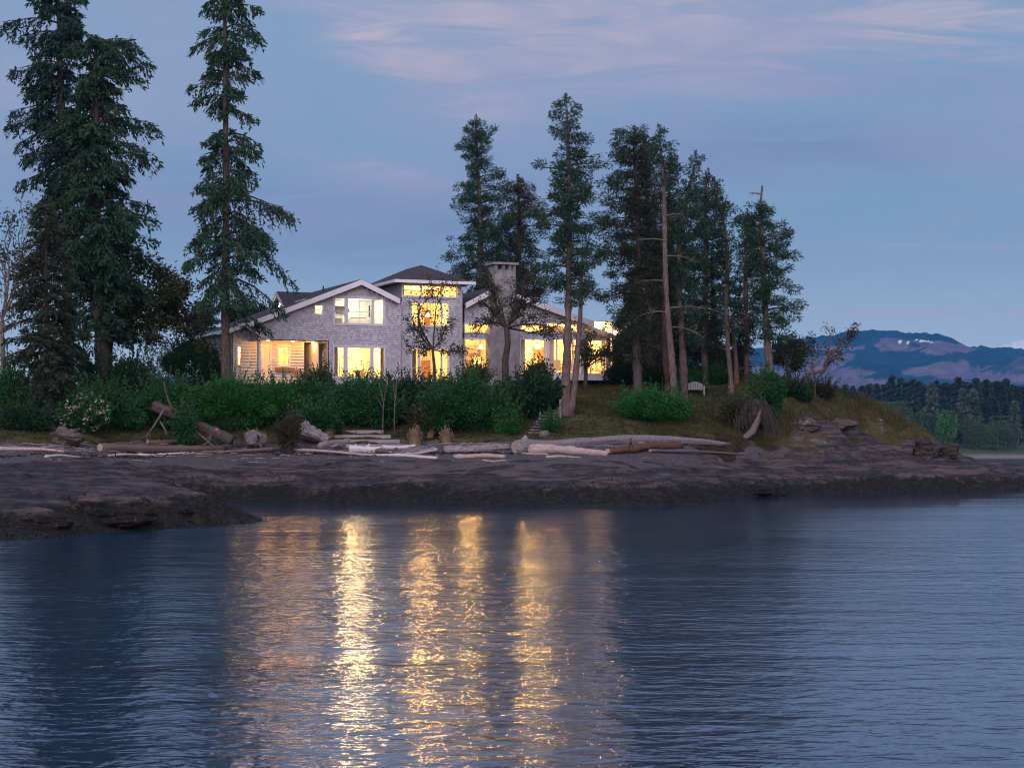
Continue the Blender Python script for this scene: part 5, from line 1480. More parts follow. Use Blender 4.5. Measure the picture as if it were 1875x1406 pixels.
broadleaf('madrone_tree', 'small contorted madrone silhouetted against the end bay doors', [(1072, 705, 8), (1073, 685, 7), (1072, 675, 6.5)], 126,
          [(1062, 640, -.4, 4, 0), (1082, 625, .3, 3.5, 0), (1110, 650, -.4, 5, 0), (1118, 632, .2, 3, 0), (1070, 622, .3, 3, 0)], 43, 'bark_dark', 'leaf_madrone', 2, .85, .2, dict(n=9, s=.13, L=.2, W=.055), None, 'tree')
broadleaf('madrone_tree', 'leaning madrone over the grassy knoll with leaf tufts against the mountain', [(1456, 706, 9), (1470, 695, 8), (1484, 684, 7), (1510, 678, 6)], 128,
          [(1532, 655, -.3, 5, 0), (1556, 628, .2, 4, 0), (1520, 612, .2, 3.5, 0), (1550, 612, -.2, 3, 0)], 44, 'bark_red', 'leaf_madrone', 2, .7, .14, dict(n=17, s=.14, L=.18, W=.05), None, 'tree', (1, 2))
broadleaf('madrone_tree', 'rounded madrone right of the snag topped fir', [(1452, 712, 8), (1446, 690, 7), (1440, 670, 6)], 125.5,
          [(1425, 640, -.4, 4, 0), (1450, 632, .4, 4, 0), (1472, 650, -.2, 4, 0), (1462, 668, .5, 3, 0), (1430, 660, .4, 3, 0), (1480, 640, 0, 3, 0)], 45, 'bark_dark', 'leaf_olive', 3, .8, .15, dict(n=7, s=.16, L=.20, W=.06), None, 'tree')
broadleaf('twiggy_shrub', 'leafless twiggy shrub on the crest of the knoll', [(1492, 712, 3), (1492, 700, 2.5)], 129,
          [(1484, 672, 0, 2, 0), (1500, 668, .3, 2, 0), (1510, 680, -.3, 2, 0), (1475, 682, .2, 2, 0)], 46, 'bark_red', None, 3, .8, .15, None, None, 'shrub')
broadleaf('oak_tree', 'oak with arching fine limbs and yellow green leaves right of the left firs', [(198, 720, 16), (200, 640, 14), (206, 590, 12)], 118,
          [(240, 500, -1, 8, 0), (285, 520, .8, 7, 0), (320, 545, -.6, 6, 0), (300, 580, .6, 6, 0), (250, 560, -1.5, 6, 0), (225, 470, .8, 6, 0), (270, 620, -.5, 5, 0), (335, 590, .5, 4, 0), (180, 520, -1, 6, 0)], 47, 'bark_dark', 'leaf_olive', 3, .75, .14, dict(n=19, s=.22, L=.26, W=.08), None, 'tree')
broadleaf('bare_tree', 'nearly leafless pale tree at the left edge of the frame', [(8, 760, 10), (6, 660, 9), (4, 590, 7)], 112,
          [(-20, 480, .5, 5, 0), (15, 440, -.4, 5, 0), (32, 430, .4, 4, 0), (40, 500, 0, 4, 0), (-25, 420, 0, 4, 0), (45, 560, .4, 3, 0)], 48, 'twig_grey', 'leaf_brown', 3, .7, .14, dict(n=5, s=.2, L=.22, W=.07), None, 'tree')
for lab, base, seed, aims in (('left of two bare saplings in front of the hedge', (701, 778, 1.9), 51, [(693, 700, 0, 1.6, 0), (706, 690, .2, 1.5, 0), (690, 730, -.2, 1.2, -2)]), ('right and taller of two bare saplings in front of the hedge', (722, 770, 2.3), 52, [(727, 690, .1, 1.8, 0), (738, 728, -.1, 1.3, -2), (720, 705, .2, 1.3, 0)])):
    broadleaf('bare_sapling', lab, [base, (base[0] + 1, base[1] - 25, base[2] * .9), (base[0] + 2, base[1] - 40, base[2] * .75)], 113.2, aims, seed, 'twig_grey', None, 2, .5, .1, None, 'bare saplings before the hedge', 'sapling', (1, 2))
# background trees behind the left wing
conifer('round topped pine behind the left end of the house', [(372, 552, 3), (372, 600, 8), (372, 680, 10)], 165, [(552, 362, 382), (568, 348, 396), (590, 338, 404), (612, 335, 408), (640, 340, 405), (665, 350, 398)], 61, 1.3, .15, 'needle_blue', group='trees behind the house', name='pine_tree', hang=.3)
for k, (px, top) in enumerate(((437, 571), (462, 566), (486, 574))):
    broadleaf('background_tree', ('thin tree tip showing over the lower roof, leftmost of three', 'thin tree tip showing over the lower roof, middle of three', 'thin tree tip showing over the lower roof, nearest the dormer')[k], [(px, 690, 6), (px, 640, 5), (px, 610, 4)], 172, [(px - 9, top + 8, .5, 2.5, 0), (px + 2, top, 0, 2.5, 0), (px + 11, top + 10, -.4, 2, 0)], 62 + k, 'bark_dark', 'leaf_dark', 3, .5, .1, dict(n=8, s=.2, L=.3, W=.09), 'trees behind the house')

# ------------------------------------------------------------------ shrubs
def shrub(name, label, px, top, bot, hw, Y, seed, mat, n=9000, leaf=(.17, .05), dpt=1.0, lumps=14, group='shrubs along the bank', cat='shrub', flowers=0, stems='bark_dark', skew=0.0):
    g = np.random.default_rng(seed)
    cx = (px - PX0) / F * Y; zt = CH + (HY - top) / F * Y; zb = CH + (HY - bot) / F * Y
    gz = g1(cx, Y); zb = min(zb, gz) - .1
    rx = hw / F * Y; rz = (zt - zb) / 2; ry = max(min(rx, 2.2) * dpt, .4)
    c = np.array([cx, Y, (zt + zb) / 2])
    o = thing(name, label, cat, (cx, Y, zb), group)
    # lumpy volume: sub-blobs on the main body
    cen = norm(g.normal(0, 1, (lumps, 3))); cen[:, 2] = np.abs(cen[:, 2]) * .9 - .35
    cen = c + cen * np.array([rx, ry, rz]) * .74
    rad = g.uniform(.18, .52, lumps)[:, None] * np.array([min(rx, 1.7), min(ry, 1.4), min(rz, 1.3)]) * 1.05
    cen = np.vstack([cen, c]); rad = np.vstack([rad, [rx * .72, ry * .75, rz * .80]])
    wts = (rad[:, 0] * rad[:, 2]); wts /= wts.sum()
    idx = g.choice(len(cen), n, p=wts)
    d = norm(g.normal(0, 1, (n, 3)))
    rr = g.uniform(.62, 1.03, n) ** .6
    p = cen[idx] + d * rad[idx] * rr[:, None]
    p[:, 0] += (p[:, 2] - zb) * skew
    p = p[p[:, 2] > G(p[:, 0], p[:, 1]) - .1]
    d = d[:len(p)]
    dirs = norm(p - c) + g.normal(0, .6, p.shape) + np.array([0, 0, .15])
    T = Tufts(); T.add(p, dirs, g.uniform(.6, 1.3, len(p)) * leaf[0], g.uniform(.6, 1.2, len(p)) * leaf[1])
    # shoots that break the outline
    ns = int(50 + 25 * rx)
    sd = norm(g.normal(0, 1, (ns, 3))); sd[:, 2] = np.abs(sd[:, 2])
    sp_ = c + sd * np.array([rx, ry, rz]) * .86
    st = MB()
    for a, b_ in zip(sp_, sd):
        L = g.uniform(.25, .95); b2 = norm(b_ + np.array([0, 0, .7]) + g.normal(0, .3, 3)); k = 10
        q_ = a + b2 * L * np.linspace(0, 1, k)[:, None]
        st.tube(q_[[0, 5, 9]], [.010, .008, .004], 3, False)
        T.add(q_ + g.normal(0, .03, (k, 3)), b2 + g.normal(0, .7, (k, 3)), leaf[0] * .9, leaf[1])
    for k in range(9):
        a = np.array([cx + g.normal(0, rx * .3), Y + g.normal(0, ry * .3), zb]); b_ = c + norm(g.normal(0, 1, 3)) * np.array([rx, ry, rz]) * .7
        mid = (a + b_) / 2 + g.normal(0, .15, 3)
        st.tube([a, mid, b_], [.035, .025, .010], 4, False)
    st.build('stems', M[stems], o)['kind'] = 'stuff'
    mb = MB(); T.mesh(mb, g); mb.build('foliage', M[mat], o)
    if flowers:
        mb = MB(); fp = p[g.choice(len(p), flowers)]
        fp = fp[(fp[:, 1] < Y + .2)]
        T2 = Tufts()
        for k in range(5): T2.add(fp + g.normal(0, .05, fp.shape), g.normal(0, 1, fp.shape), .11, .045)
        T2.mesh(mb, g); mb.build('blossoms', M['blossom'], o)
    return o
S = shrub
S('big_shrub', 'bright green domed shrub below the lone fir, above the fallen trunk', 420, 684, 800, 112, 112.5, 1, 'leaf_green', 30000, (.15, .045), 1.1, 26)
S('big_shrub', 'green shrub left of the bright domed one, behind the driftwood branches', 300, 690, 800, 62, 110.5, 2, 'leaf_mid', 12000)
S('big_shrub', 'dark rounded holly at the left corner of the house', 352, 612, 720, 48, 120, 3, 'leaf_dark', 13000, (.16, .05))
S('hedge_shrub', 'hedge shrub below the porch, left end of the hedge', 565, 690, 796, 62, 114.8, 4, 'leaf_mid', 14000, group='hedge in front of the house')
S('hedge_shrub', 'hedge shrub above the gravel steps, below the gable windows', 655, 684, 794, 66, 115.4, 5, 'leaf_mid', 15000, group='hedge in front of the house')
S('hedge_shrub', 'dark hedge shrub behind the two bare saplings', 745, 682, 792, 66, 116.4, 6, 'leaf_dark', 15000, group='hedge in front of the house')
S('hedge_shrub', 'brighter hedge shrub left of the beach stairs', 860, 684, 798, 72, 114.0, 7, 'leaf_mid', 18000, (.16, .045), group='hedge in front of the house')
S('hedge_shrub', 'low hedge shrub below the tower, top cut level', 800, 694, 790, 46, 117, 18, 'leaf_dark', 9000, group='hedge in front of the house')
S('hedge_shrub', 'low front row bush at the foot of the hedge, left of the timber steps', 580, 735, 800, 44, 112.6, 40, 'leaf_mid', 8000, group='hedge in front of the house')
S('hedge_shrub', 'hedge bush filling the gap above the straw tufts', 700, 700, 790, 44, 114.6, 41, 'leaf_mid', 9000, group='hedge in front of the house')
S('hedge_shrub', 'hedge bush between the tower bush and the brighter one', 808, 700, 798, 44, 113.2, 42, 'leaf_mid', 9000, group='hedge in front of the house')
S('hedge_shrub', 'hedge bush joining the bright domed shrub and the porch hedge', 510, 692, 798, 44, 113.4, 43, 'leaf_green', 9000, group='hedge in front of the house')
S('hedge_shrub', 'hedge bush right of the brighter one, under the chimney', 915, 720, 795, 34, 113.4, 44, 'leaf_mid', 6000, group='hedge in front of the house')
S('rhododendron', 'dark rhododendron left of the forked fir, above the stairs', 975, 682, 770, 56, 116.5, 8, 'leaf_dark', 14000, (.22, .055))
S('rhododendron', 'dark brown leaved shrub at the foot of the spreading madrone', 935, 700, 790, 36, 115, 9, 'leaf_dark', 7000, (.2, .055))
S('lawn_shrub', 'bright green low shrub alone on the lawn below the broad fir', 1196, 712, 782, 76, 116.5, 10, 'leaf_green', 16000, (.16, .05), 1.0, 16)
S('grove_shrub', 'green shrub behind the garden bench', 1298, 668, 722, 44, 129, 11, 'leaf_mid', 10000)
S('grove_shrub', 'dark shrub at the right end of the deck', 1150, 655, 712, 36, 131, 12, 'leaf_dark', 7000)
S('grove_shrub', 'dark shrub between the broad fir and the pale thin fir', 1205, 668, 722, 30, 127, 13, 'leaf_dark', 6000)
S('ivy_mound', 'ivy covered stump below the snag topped fir', 1402, 672, 772, 30, 120.5, 14, 'leaf_mid', 12000, (.17, .06), 1.0, 12, skew=.12)
S('grove_shrub', 'low dark shrub under the rounded madrone', 1448, 698, 738, 34, 124.5, 15, 'leaf_dark', 5000)
S('grove_shrub', 'low olive shrub left of the upturned roots', 1345, 728, 772, 26, 119, 16, 'leaf_olive', 5000, (.15, .045))
S('knoll_shrub', 'small dark bush on the crest of the knoll', 1505, 704, 730, 24, 130, 17, 'leaf_brown', 2600, (.15, .045))
S('undergrowth_shrub', 'dark undergrowth shrub under the left firs, beside the oak', 235, 640, 800, 62, 112.5, 19, 'leaf_dark', 16000)
S('undergrowth_shrub', 'green undergrowth shrub above the beach under the oak', 200, 700, 808, 60, 108.5, 20, 'leaf_mid', 12000)
S('undergrowth_shrub', 'green undergrowth bush at the left frame edge', 22, 660, 800, 48, 107.5, 21, 'leaf_mid', 12000)
S('undergrowth_shrub', 'low bush between boulder and left frame edge', 45, 738, 806, 44, 103.8, 22, 'leaf_dark', 7000, (.15, .04))
S('undergrowth_shrub', 'tall dark undergrowth behind the small left fir', 120, 610, 770, 70, 113.5, 23, 'leaf_dark', 16000)
S('flowering_shrub', 'shrub covered in cream blossom behind the lichened boulder', 158, 704, 800, 52, 105.8, 24, 'leaf_mid', 8000, (.15, .045), flowers=560)
S('undergrowth_shrub', 'grey brown leafless thicket left of the holly', 295, 632, 720, 34, 125, 25, 'leaf_brown', 3500, (.12, .03), stems='twig_grey')
S('big_shrub', 'green shrub lapping over the middle of the fallen trunk', 336, 744, 788, 19, 106.6, 35, 'leaf_mid', 4500, (.15, .045))
S('small_shrub', 'small pale green shrub at the foot of the hedge by the grass tufts', 770, 752, 786, 20, 112.6, 26, 'leaf_olive', 2200, (.14, .04))
S('small_shrub', 'small light green bush left of the lowest stair treads', 932, 764, 796, 20, 112.6, 27, 'leaf_green', 2500, (.14, .045))
S('small_shrub', 'small green bush at the right foot of the beach stairs', 1008, 768, 796, 13, 112.4, 28, 'leaf_mid', 1500, (.14, .045))
S('dry_bush', 'dry olive brown bush growing between two root wads', 528, 762, 818, 19, 108.2, 29, 'leaf_brown', 4500, (.16, .03))
S('deck_shrub', 'leafy plant in front of the great room windows, above the rhododendron', 985, 668, 700, 20, 121, 30, 'leaf_madrone', 2200, (.2, .06))
S('deck_shrub', 'lit plant under the left great room window', 872, 672, 712, 26, 122.5, 31, 'leaf_olive', 3000, (.16, .05))
S('deck_shrub', 'lit plant at the right end of the porch', 586, 676, 712, 22, 119.5, 32, 'leaf_olive', 2600, (.14, .04))
# ------------------------------------------------------------------ driftwood
def logpts(x0, y0, x1, y1, n=22, sag=0.0, lift=0.0):
    a = hit(x0, y0); b_ = hit(x1, y1)
    t = np.linspace(0, 1, n)[:, None]
    p = a + (b_ - a) * t
    gz = G(p[:, 0], p[:, 1])
    return p, gz
def drift(label, x0, y0, x1, y1, th0, th1, mat, seed, name='driftwood_log', knots=3, stubs=0, ends='cut_end', group='driftwood on the beach', wob=.10, curve=.15, tilt=0.0):
    """x,y: lower edge of each end in the photograph; th: thickness in photo pixels"""
    g = np.random.default_rng(seed)
    p, gz = logpts(x0, y0, x1, y1)
    n = len(p)
    Ym = p[:, 1].mean()
    r = np.linspace(th0, th1, n) / F * Ym / 2
    base = np.linspace(gz[0], gz[-1], n)
    p[:, 2] = np.maximum(gz - .03, base - .05) + r * .82
    p[:, 2] += tilt * np.linspace(0, 1, n)
    L = np.linalg.norm(p[-1] - p[0])
    ph = g.uniform(0, 6)
    p[:, 1] += curve * np.sin(np.linspace(0, 3.1, n) + ph) * min(1, L / 6)
    p[:, 2] += .03 * np.sin(np.linspace(0, 6, n) + ph)
    for _ in range(knots):
        k = g.uniform(0, n); r = r * (1 + .22 * np.exp(-((np.arange(n) - k) / .9) ** 2))
    r = r * (1 + .05 * np.sin(np.linspace(0, 9, n) + ph))
    o = thing(name, label, 'driftwood', (p[0] + p[-1]) / 2, group)
    mb = MB(); mb.tube(p, r, 16, True, wob, seed); mb.build('trunk', M[mat], o, True)
    for e, q_ in ((0, 1), (-1, -2)):
        d = norm(p[e] - p[q_])
        mb = MB(); mb.tube([p[e] - d * .02, p[e] + d * .025], [r[e] * .93, r[e] * .88], 12); mb.build('cut_end', M[ends], o)
    if stubs:
        for k in range(stubs):
            i = g.integers(2, n - 2); a = g.uniform(.3, 2.8); d = np.array([g.normal(0, .4), -math.cos(a) * .5 - .3, abs(math.sin(a))]); d = norm(d)
            l = r[i] * g.uniform(1.3, 2.6)
            mb = MB(); mb.tube([p[i], p[i] + d * l * .6, p[i] + d * l], [r[i] * .4, r[i] * .25, r[i] * .16], 7, True, .1, k); mb.build('branch_stub', M[mat], o)
    return o, p, r
drift('pale pinkish log lying at the far left of the beach', -20, 824, 115, 829, 9, 5, 'drift_pale', 1)
drift('long brown log with a sawn face under the left undergrowth', 182, 826, 415, 824, 15, 9, 'drift_brown', 2, knots=5, stubs=2)
drift('short brown log leaning against the long brown one', 232, 826, 300, 824, 8, 6, 'drift_brown', 3, stubs=1)
drift('split white slab flat on the gravel at the far left', 84, 836, 152, 837, 5, 3, 'drift_white', 4, knots=1, ends='drift_white')
drift('thin white pole on the gravel below the long brown log', 200, 833, 262, 832, 3.5, 3, 'drift_white', 5, ends='drift_white', knots=1)
drift('white peeled pole right of the thin white one', 255, 834, 358, 830, 5.5, 3, 'drift_white', 6, ends='drift_white', knots=2)
drift('half buried brown log behind the fallen trunk', 270, 812, 350, 811, 9, 7, 'drift_brown', 7)
drift('low reddish log ending under the fallen trunk', 345, 829, 520, 823, 5, 6, 'drift_brown', 8)
drift('long thin pole running along the beach to the pale rooted log', 520, 823, 692, 834, 5, 5, 'drift_pale', 9, knots=2, curve=.05)
drift('bleached grey log lying beside the ribbed stump', 585, 819, 640, 810, 11, 10, 'drift_grey', 10)
drift('pale sun bleached log with a flared root end', 640, 827, 700, 825, 13, 9, 'drift_white', 11, stubs=4)
drift('white barkless log behind the fanned grey boards', 700, 823, 760, 818, 8, 5, 'drift_white', 12, knots=1)
drift('short dark twisted log between the pale ones', 690, 828, 715, 830, 9, 7, 'drift_brown', 13, stubs=3)
drift('long bleached pole at the front edge of the driftwood', 684, 834, 800, 840, 5, 6, 'drift_white', 14, knots=3)
for k in range(5):
    x0, x1 = 716 + k * 6, 772 + k * 6
    drift(('top', 'second', 'middle', 'fourth', 'lowest')[k] + ' grey plank of the fanned pile', x0 + 2, 834 - k * .1, x1 + 4, 821 + k * 2.2, 5, 4, 'drift_grey' if k < 4 else 'drift_pale', 15 + k, name='driftwood_plank', knots=1, curve=.05, tilt=.12)
drift('pale root end pointing to the right beside the grey planks', 778, 826, 800, 822, 6, 4, 'drift_white', 21, stubs=3)
drift('grey rounded log left of the giant log', 814, 829, 932, 822, 14, 11, 'drift_grey', 22, knots=4)
drift('pale cream log on the gravel below the grey rounded log', 832, 838, 924, 838, 9, 8, 'drift_pale', 23, knots=3)
drift('small pale stick below the cream log', 884, 844, 926, 844, 3.5, 3, 'drift_pale', 24, knots=1)
drift('thin dark driftwood behind the grey rounded log', 845, 817, 905, 812, 5, 4, 'drift_brown', 25)
giant, gp, gr = drift('giant grey weathered log along the foot of the bank', 943, 826, 1335, 818, 20, 8, 'drift_grey', 26, knots=6, wob=.2, curve=.25)
drift('rotten red brown log broken under the giant one', 1112, 829, 1245, 820, 11, 14, 'drift_rot', 27, knots=4, wob=.2)
drift('dark stripped limb resting on the rock right of the rotten log', 1190, 826, 1375, 832, 6, 4, 'drift_dark', 28, knots=2, stubs=1)
lg, lp, lr = drift('cream log with a knotted root wad in front of the giant log', 968, 829, 1112, 834, 17, 10, 'drift_pale', 29, knots=4)
drift('thin pale pole left of the knotted root wad', 941, 830, 1002, 834, 5, 4, 'drift_pale', 30, knots=1)
drift('thin pale pole at the front of the giant log', 1000, 838, 1064, 839, 4.5, 4, 'drift_pale', 31, knots=1)

def roots(mb, c, dirv, R, n, seed, up=.2, r0=.09, curl=.5, length=(.8, 1.6)):
    g = np.random.default_rng(seed)
    a = norm(np.cross(dirv, [0, 0, 1.])); b_ = norm(np.cross(a, dirv))
    for k in range(n):
        th_ = 2 * math.pi * k / n + g.normal(0, .25)
        d = a * math.cos(th_) + b_ * math.sin(th_)
        L = R * g.uniform(*length); t = np.linspace(0, 1, 8)[:, None]
        p = c + d * L * t + dirv * L * (curl * g.uniform(-.4, 1)) * t ** 2 + np.cumsum(g.normal(0, .035 * R, (8, 3)), 0)
        mb.tube(p, np.linspace(r0 * g.uniform(.7, 1.2), .012, 8), 6, True, .15, seed + k)
def rootwad(label, px, py, wpx, hpx, mat, seed, name='root_wad', n=16, dirv=(-.6, -.8, .1)):
    c = hit(px, py); R = wpx / F * c[1] / 2; hh = hpx / F * c[1]
    o = thing(name, label, 'driftwood', c, 'driftwood on the beach')
    cc = c + np.array([0, 0, hh * .45])
    mb = MB(); mb.blob(cc, (R * .8, R * .5, hh * .52), seed, .6, 30, 18, 3.4, True); mb.build('stump', M[mat], o)
    mb = MB(); roots(mb, cc - np.array([0, 0, hh * .1]), norm(np.array(dirv, float)), R * .62, n, seed, r0=.17 * R + .03, curl=1.1, length=(.6, 1.5)); mb.build('roots', M[mat], o, True)
    return o
rootwad('dark bleached root wad at the end of the fallen trunk', 468, 820, 62, 34, 'drift_dark', 3, n=20)
rootwad('knotted root wad at the left end of the cream log', 957, 830, 30, 30, 'drift_grey', 5, n=14, dirv=(-.9, -.4, .1))
# ribbed stump
c = hit(572, 814); o = thing('ribbed_stump', 'grey ribbed stump lying on its side right of the dry bush', 'driftwood', c, 'driftwood on the beach')
mb = MB(); Rr = 30 / F * c[1]
t = np.linspace(0, 1, 12)[:, None]
pp = c + np.array([-.6, .2, .85]) * (1 - t) + np.array([.95, -.3, .22]) * t
mb.tube(pp, np.linspace(.55, .20, 12) * (1 + .06 * np.sin(np.arange(12) * 2.2)), 16, True, .16, 8); mb.build('stump', M['drift_grey'], o)
mb = MB(); roots(mb, pp[0], norm(np.array([-.8, 0, .4])), .6, 9, 4, r0=.10); mb.build('roots', M['drift_grey'], o, True)
# fallen tree with propping branches
g = np.random.default_rng(9)
Yf = 107.6
pa = np.array([P(282, 742, Yf + 1.2), P(318, 757, Yf + .8), P(355, 777, Yf + .3), P(392, 790, Yf), P(426, 805, Yf - .3)])
tt = np.linspace(0, 1, 26); pf = np.stack([np.interp(tt, np.linspace(0, 1, 5), pa[:, k]) for k in range(3)], -1)
o = thing('fallen_tree', 'fallen reddish trunk sloping down out of the shrubs onto the beach', 'fallen tree', pf[-1], None)
mb = MB(); mb.tube(pf, np.linspace(.29, .23, 26), 14, True, .16, 4); mb.build('trunk', M['bark_fir'], o, True)
for k, (fx, fy, tx_, ty_) in enumerate(((296, 757, 270, 795), (292, 770, 305, 798), (350, 782, 338, 802), (385, 795, 372, 814), (318, 756, 300, 700), (300, 750, 268, 800), (350, 780, 392, 817))):
    a = P(fx, fy, Yf); b_ = P(tx_, ty_, Yf - 1.1)
    t = np.linspace(0, 1, 9)[:, None]; q_ = a + (b_ - a) * t + np.sin(t * np.pi) * g.normal(0, .12, 3)
    mb = MB(); mb.tube(q_, np.linspace(.075, .03, 9), 6, True, .1, k)
    for j in range(3):
        i = g.integers(4, 9); d = norm(g.normal(0, 1, 3) + (b_ - a)); mb.tube([q_[i], q_[i] + d * .3, q_[i] + d * .55 + np.array([0, 0, -.1])], [.025, .018, .008], 5, False)
    mb.build('prop_branch', M['twig_grey'], o, True)
sc = P(397, 787, Yf - .28); mb = MB(); mb.tube([sc + np.array([0, .12, 0]), sc + np.array([0, -.02, .01])], [.10, .085], 10); mb.build('sawn_knot', M['cut_red'], o)
# upturned roots under the ivy on the right
c0 = P(1385, 742, 118.5)
o = thing('upturned_roots', 'shaggy upturned root tangle hanging from the bank under the ivy', 'root tangle', P(1385, 800, 118), None)
mb = MB(); g = np.random.default_rng(17)
arch = [P(1350, 768, 118.2), P(1357, 745, 118.4), P(1375, 730, 118.6), P(1395, 733, 118.6), P(1406, 752, 118.4), P(1412, 778, 118.2)]
ai = np.linspace(0, 5, 16); ar = np.stack([np.interp(ai, range(6), np.array(arch)[:, k]) for k in range(3)], -1)
mb.blob(P(1384, 757, 118.9), (.95, .7, .95), 4, .5, 30, 18, 3.2, True); mb.build('root_crown', M['bark_dark'], o)
mb = MB(); mb.tube([P(1392, 745, 118.4), P(1388, 770, 118), P(1378, 790, 117.6), P(1362, 803, 117.3), P(1348, 806, 117.2)], [.16, .17, .19, .17, .10], 9, True, .2, 3); mb.build('main_root', M['twig_grey'], o, True)
mb = MB()
for k in range(130):
    a = ar[g.integers(0, 16)] + g.normal(0, .12, 3) + np.array([0, -.15, 0])
    L = g.uniform(.6, 2.0); t = np.linspace(0, 1, 7)[:, None]
    q_ = a + np.array([g.normal(.15, .25), -.25, -1.0]) * L * t + np.cumsum(g.normal(0, .04, (7, 3)), 0)
    mb.tube(q_, np.linspace(.022, .008, 7), 4, False)
mb.build('root_hairs', M['bark_dark'], o)['kind'] = 'stuff'
# small cut stump by the stairs
c = hit(996, 800); o = thing('cut_stump', 'low cut stump behind the left end of the giant log', 'stump', c)
mb = MB(); mb.tube([c - np.array([0, 0, .1]), c + np.array([0, 0, .12]), c + np.array([0, 0, .30])], [.34, .30, .28], 12, True, .08, 3); mb.build('trunk', M['drift_dark'], o, True)
mb = MB(); mb.tube([c + np.array([0, 0, .295]), c + np.array([0, 0, .315])], [.25, .24], 12); mb.build('cut_face', M['drift_grey'], o)

# ------------------------------------------------------------------ boulders and rocks
def boulder(label, px, py, wpx, hpx, seed, mat='boulder', name='boulder', flat=True, amp=.2, dz=-.1, ydep=.8, group=None, nu=44, nv=28):
    c = hit(px, py); R = wpx / F * c[1] / 2; hh = hpx / F * c[1]
    o = MB(); o.blob(c + np.array([0, 0, hh * .38 + dz]), (R * 1.12, R * ydep, hh * .68), seed, amp, nu, nv, 2.2, flat)
    V = o.V[0]; d_ = norm(V - c)
    cr = fbm(V[:, 0] * 1.3 + V[:, 1] * .6, V[:, 2] * 2.2 + seed, 5, seed, .6)
    ch = V[:, 2] * 3.2 + .5 * fbm(V[:, 0] * .6, V[:, 1] * .6, 3, seed); fr = ch - np.floor(ch)
    V += d_ * (cr * .15 * hh + np.where(fr < .25, -.10 * hh, 0))[:, None]
    ob = o.build(name, M[mat])
    return tag(ob, label, 'rock', group)
m, t, b, _ = material('boulder_stone')
p = pos(t); n1 = t.noise(p, 1.6, 8, .7); n2 = t.noise(p, 3.2, 5, .6); n3 = t.noise(t.scale(p, (1, 1, 4)), 1.2, 6, .6)
c = t.mix(t.ss(n3, .35, .65), (.040, .034, .029), (.12, .095, .08)); c = t.mix(t.ss(n2, .58, .66), c, (.30, .29, .27)); c = t.mix(t.ss(n1, .5, .7, 0, .5), c, (.04, .045, .02))
t.put(b.inputs['Base Color'], c); b.inputs['Roughness'].default_value = .95; t.put(b.inputs['Normal'], t.bump(n1, 1.0, .10)); M['boulder'] = m
m, t, b, _ = material('dark_stone')
p = pos(t); n1 = t.noise(p, 1.3, 8, .7); n3 = t.noise(t.scale(p, (1, 1, 4)), 1.6, 6, .6)
c = t.mix(t.ss(n3, .35, .65), (.014, .012, .012), (.070, .052, .046)); c = t.mix(t.ss(n1, .55, .7, 0, .7), c, (.03, .026, .014))
t.put(b.inputs['Base Color'], c); b.inputs['Roughness'].default_value = .9; t.put(b.inputs['Normal'], t.bump(t.math('ADD', n1, n3), 1.0, .10)); M['dark_stone'] = m
boulder('large lichen spotted boulder at the foot of the small left fir', 124, 815, 64, 38, 2, flat=True)
boulder('pitted low rock at the water edge on the right of the shelf', 1392, 905, 74, 20, 5, 'rock', 'shore_rock', True, .3)
boulder('dark weedy rock beside the pitted one', 1425, 908, 34, 14, 6, 'rock', 'shore_rock', True)
boulder('big dark block fallen at the tip of the knoll', 1735, 843, 44, 36, 7, 'dark_stone', 'fallen_block', True)
boulder('dark angular block left of the one at the tip', 1694, 843, 50, 44, 8, 'dark_stone', 'fallen_block', True)
boulder('pale ledge of rock cropping out of the knoll grass', 1532, 782, 60, 18, 10, 'boulder', 'outcrop_rock', True)
boulder('pale outcrop at the left base of the knoll', 1480, 788, 44, 20, 12, 'boulder', 'outcrop_rock', True)
boulder('small pale stone in the grass of the knoll', 1612, 772, 14, 7, 16, 'boulder', 'outcrop_rock', True)
boulder('weed draped rock at the tip of the left outcrop', 262, 972, 74, 30, 17, 'rock', 'shore_rock', True, .3)
boulder('pale low rock right of the left outcrop', 322, 945, 58, 22, 18, 'rock', 'shore_rock', True)
boulder('weedy low rock lowest at the left frame edge', 60, 982, 150, 30, 19, 'rock', 'shore_rock', True, .3)
boulder('broad dark outcrop hump at the left, rising over the cove', 205, 962, 190, 56, 23, 'rock', 'shore_rock', True, .3, ydep=.6)
boulder('long rounded rock hump behind the dark one at the left', 60, 930, 220, 30, 24, 'rock', 'shore_rock', True, .3, ydep=.5)
boulder('small dark rock on the gravel above the shelf', 539, 850, 13, 8, 20, 'dark_stone', 'beach_rock', True)
boulder('small dark stone on the gravel near the driftwood', 620, 822, 15, 9, 21, 'dark_stone', 'beach_rock', True)

# ------------------------------------------------------------------ beach steps and stairs
st = thing('beach_steps', 'broad low timber steps climbing from the beach to the hedge', 'steps', hit(670, 812))
for k, (x0, x1, y) in enumerate(((634, 748, 813.5), (616, 732, 805), (612, 716, 796.5), (612, 703, 788))):
    a = hit((x0 + x1) / 2, y + 6); Y = a[1]
    xa, xb = (x0 - PX0) / F * Y, (x1 - PX0) / F * Y; zt = CH + (HY - y) / F * Y
    mb = MB(); mb.box(((xa + xb) / 2, Y, zt - .09), (xb - xa, .22, .20)); mb.build('step_timber', M['timber'], st)
    mb = MB(); mb.box(((xa + xb) / 2, Y + .75, zt - .12), (xb - xa - .1, 1.28, .18)); mb.build('gravel_tread', M['gravel'], st)
s0, s1 = P(985, 792, 112.6), P(1022, 742, 117.5)
ss = thing('wooden_stairs', 'weathered wooden stairs with a handrail up the bank to the forked fir', 'stairs', s0)
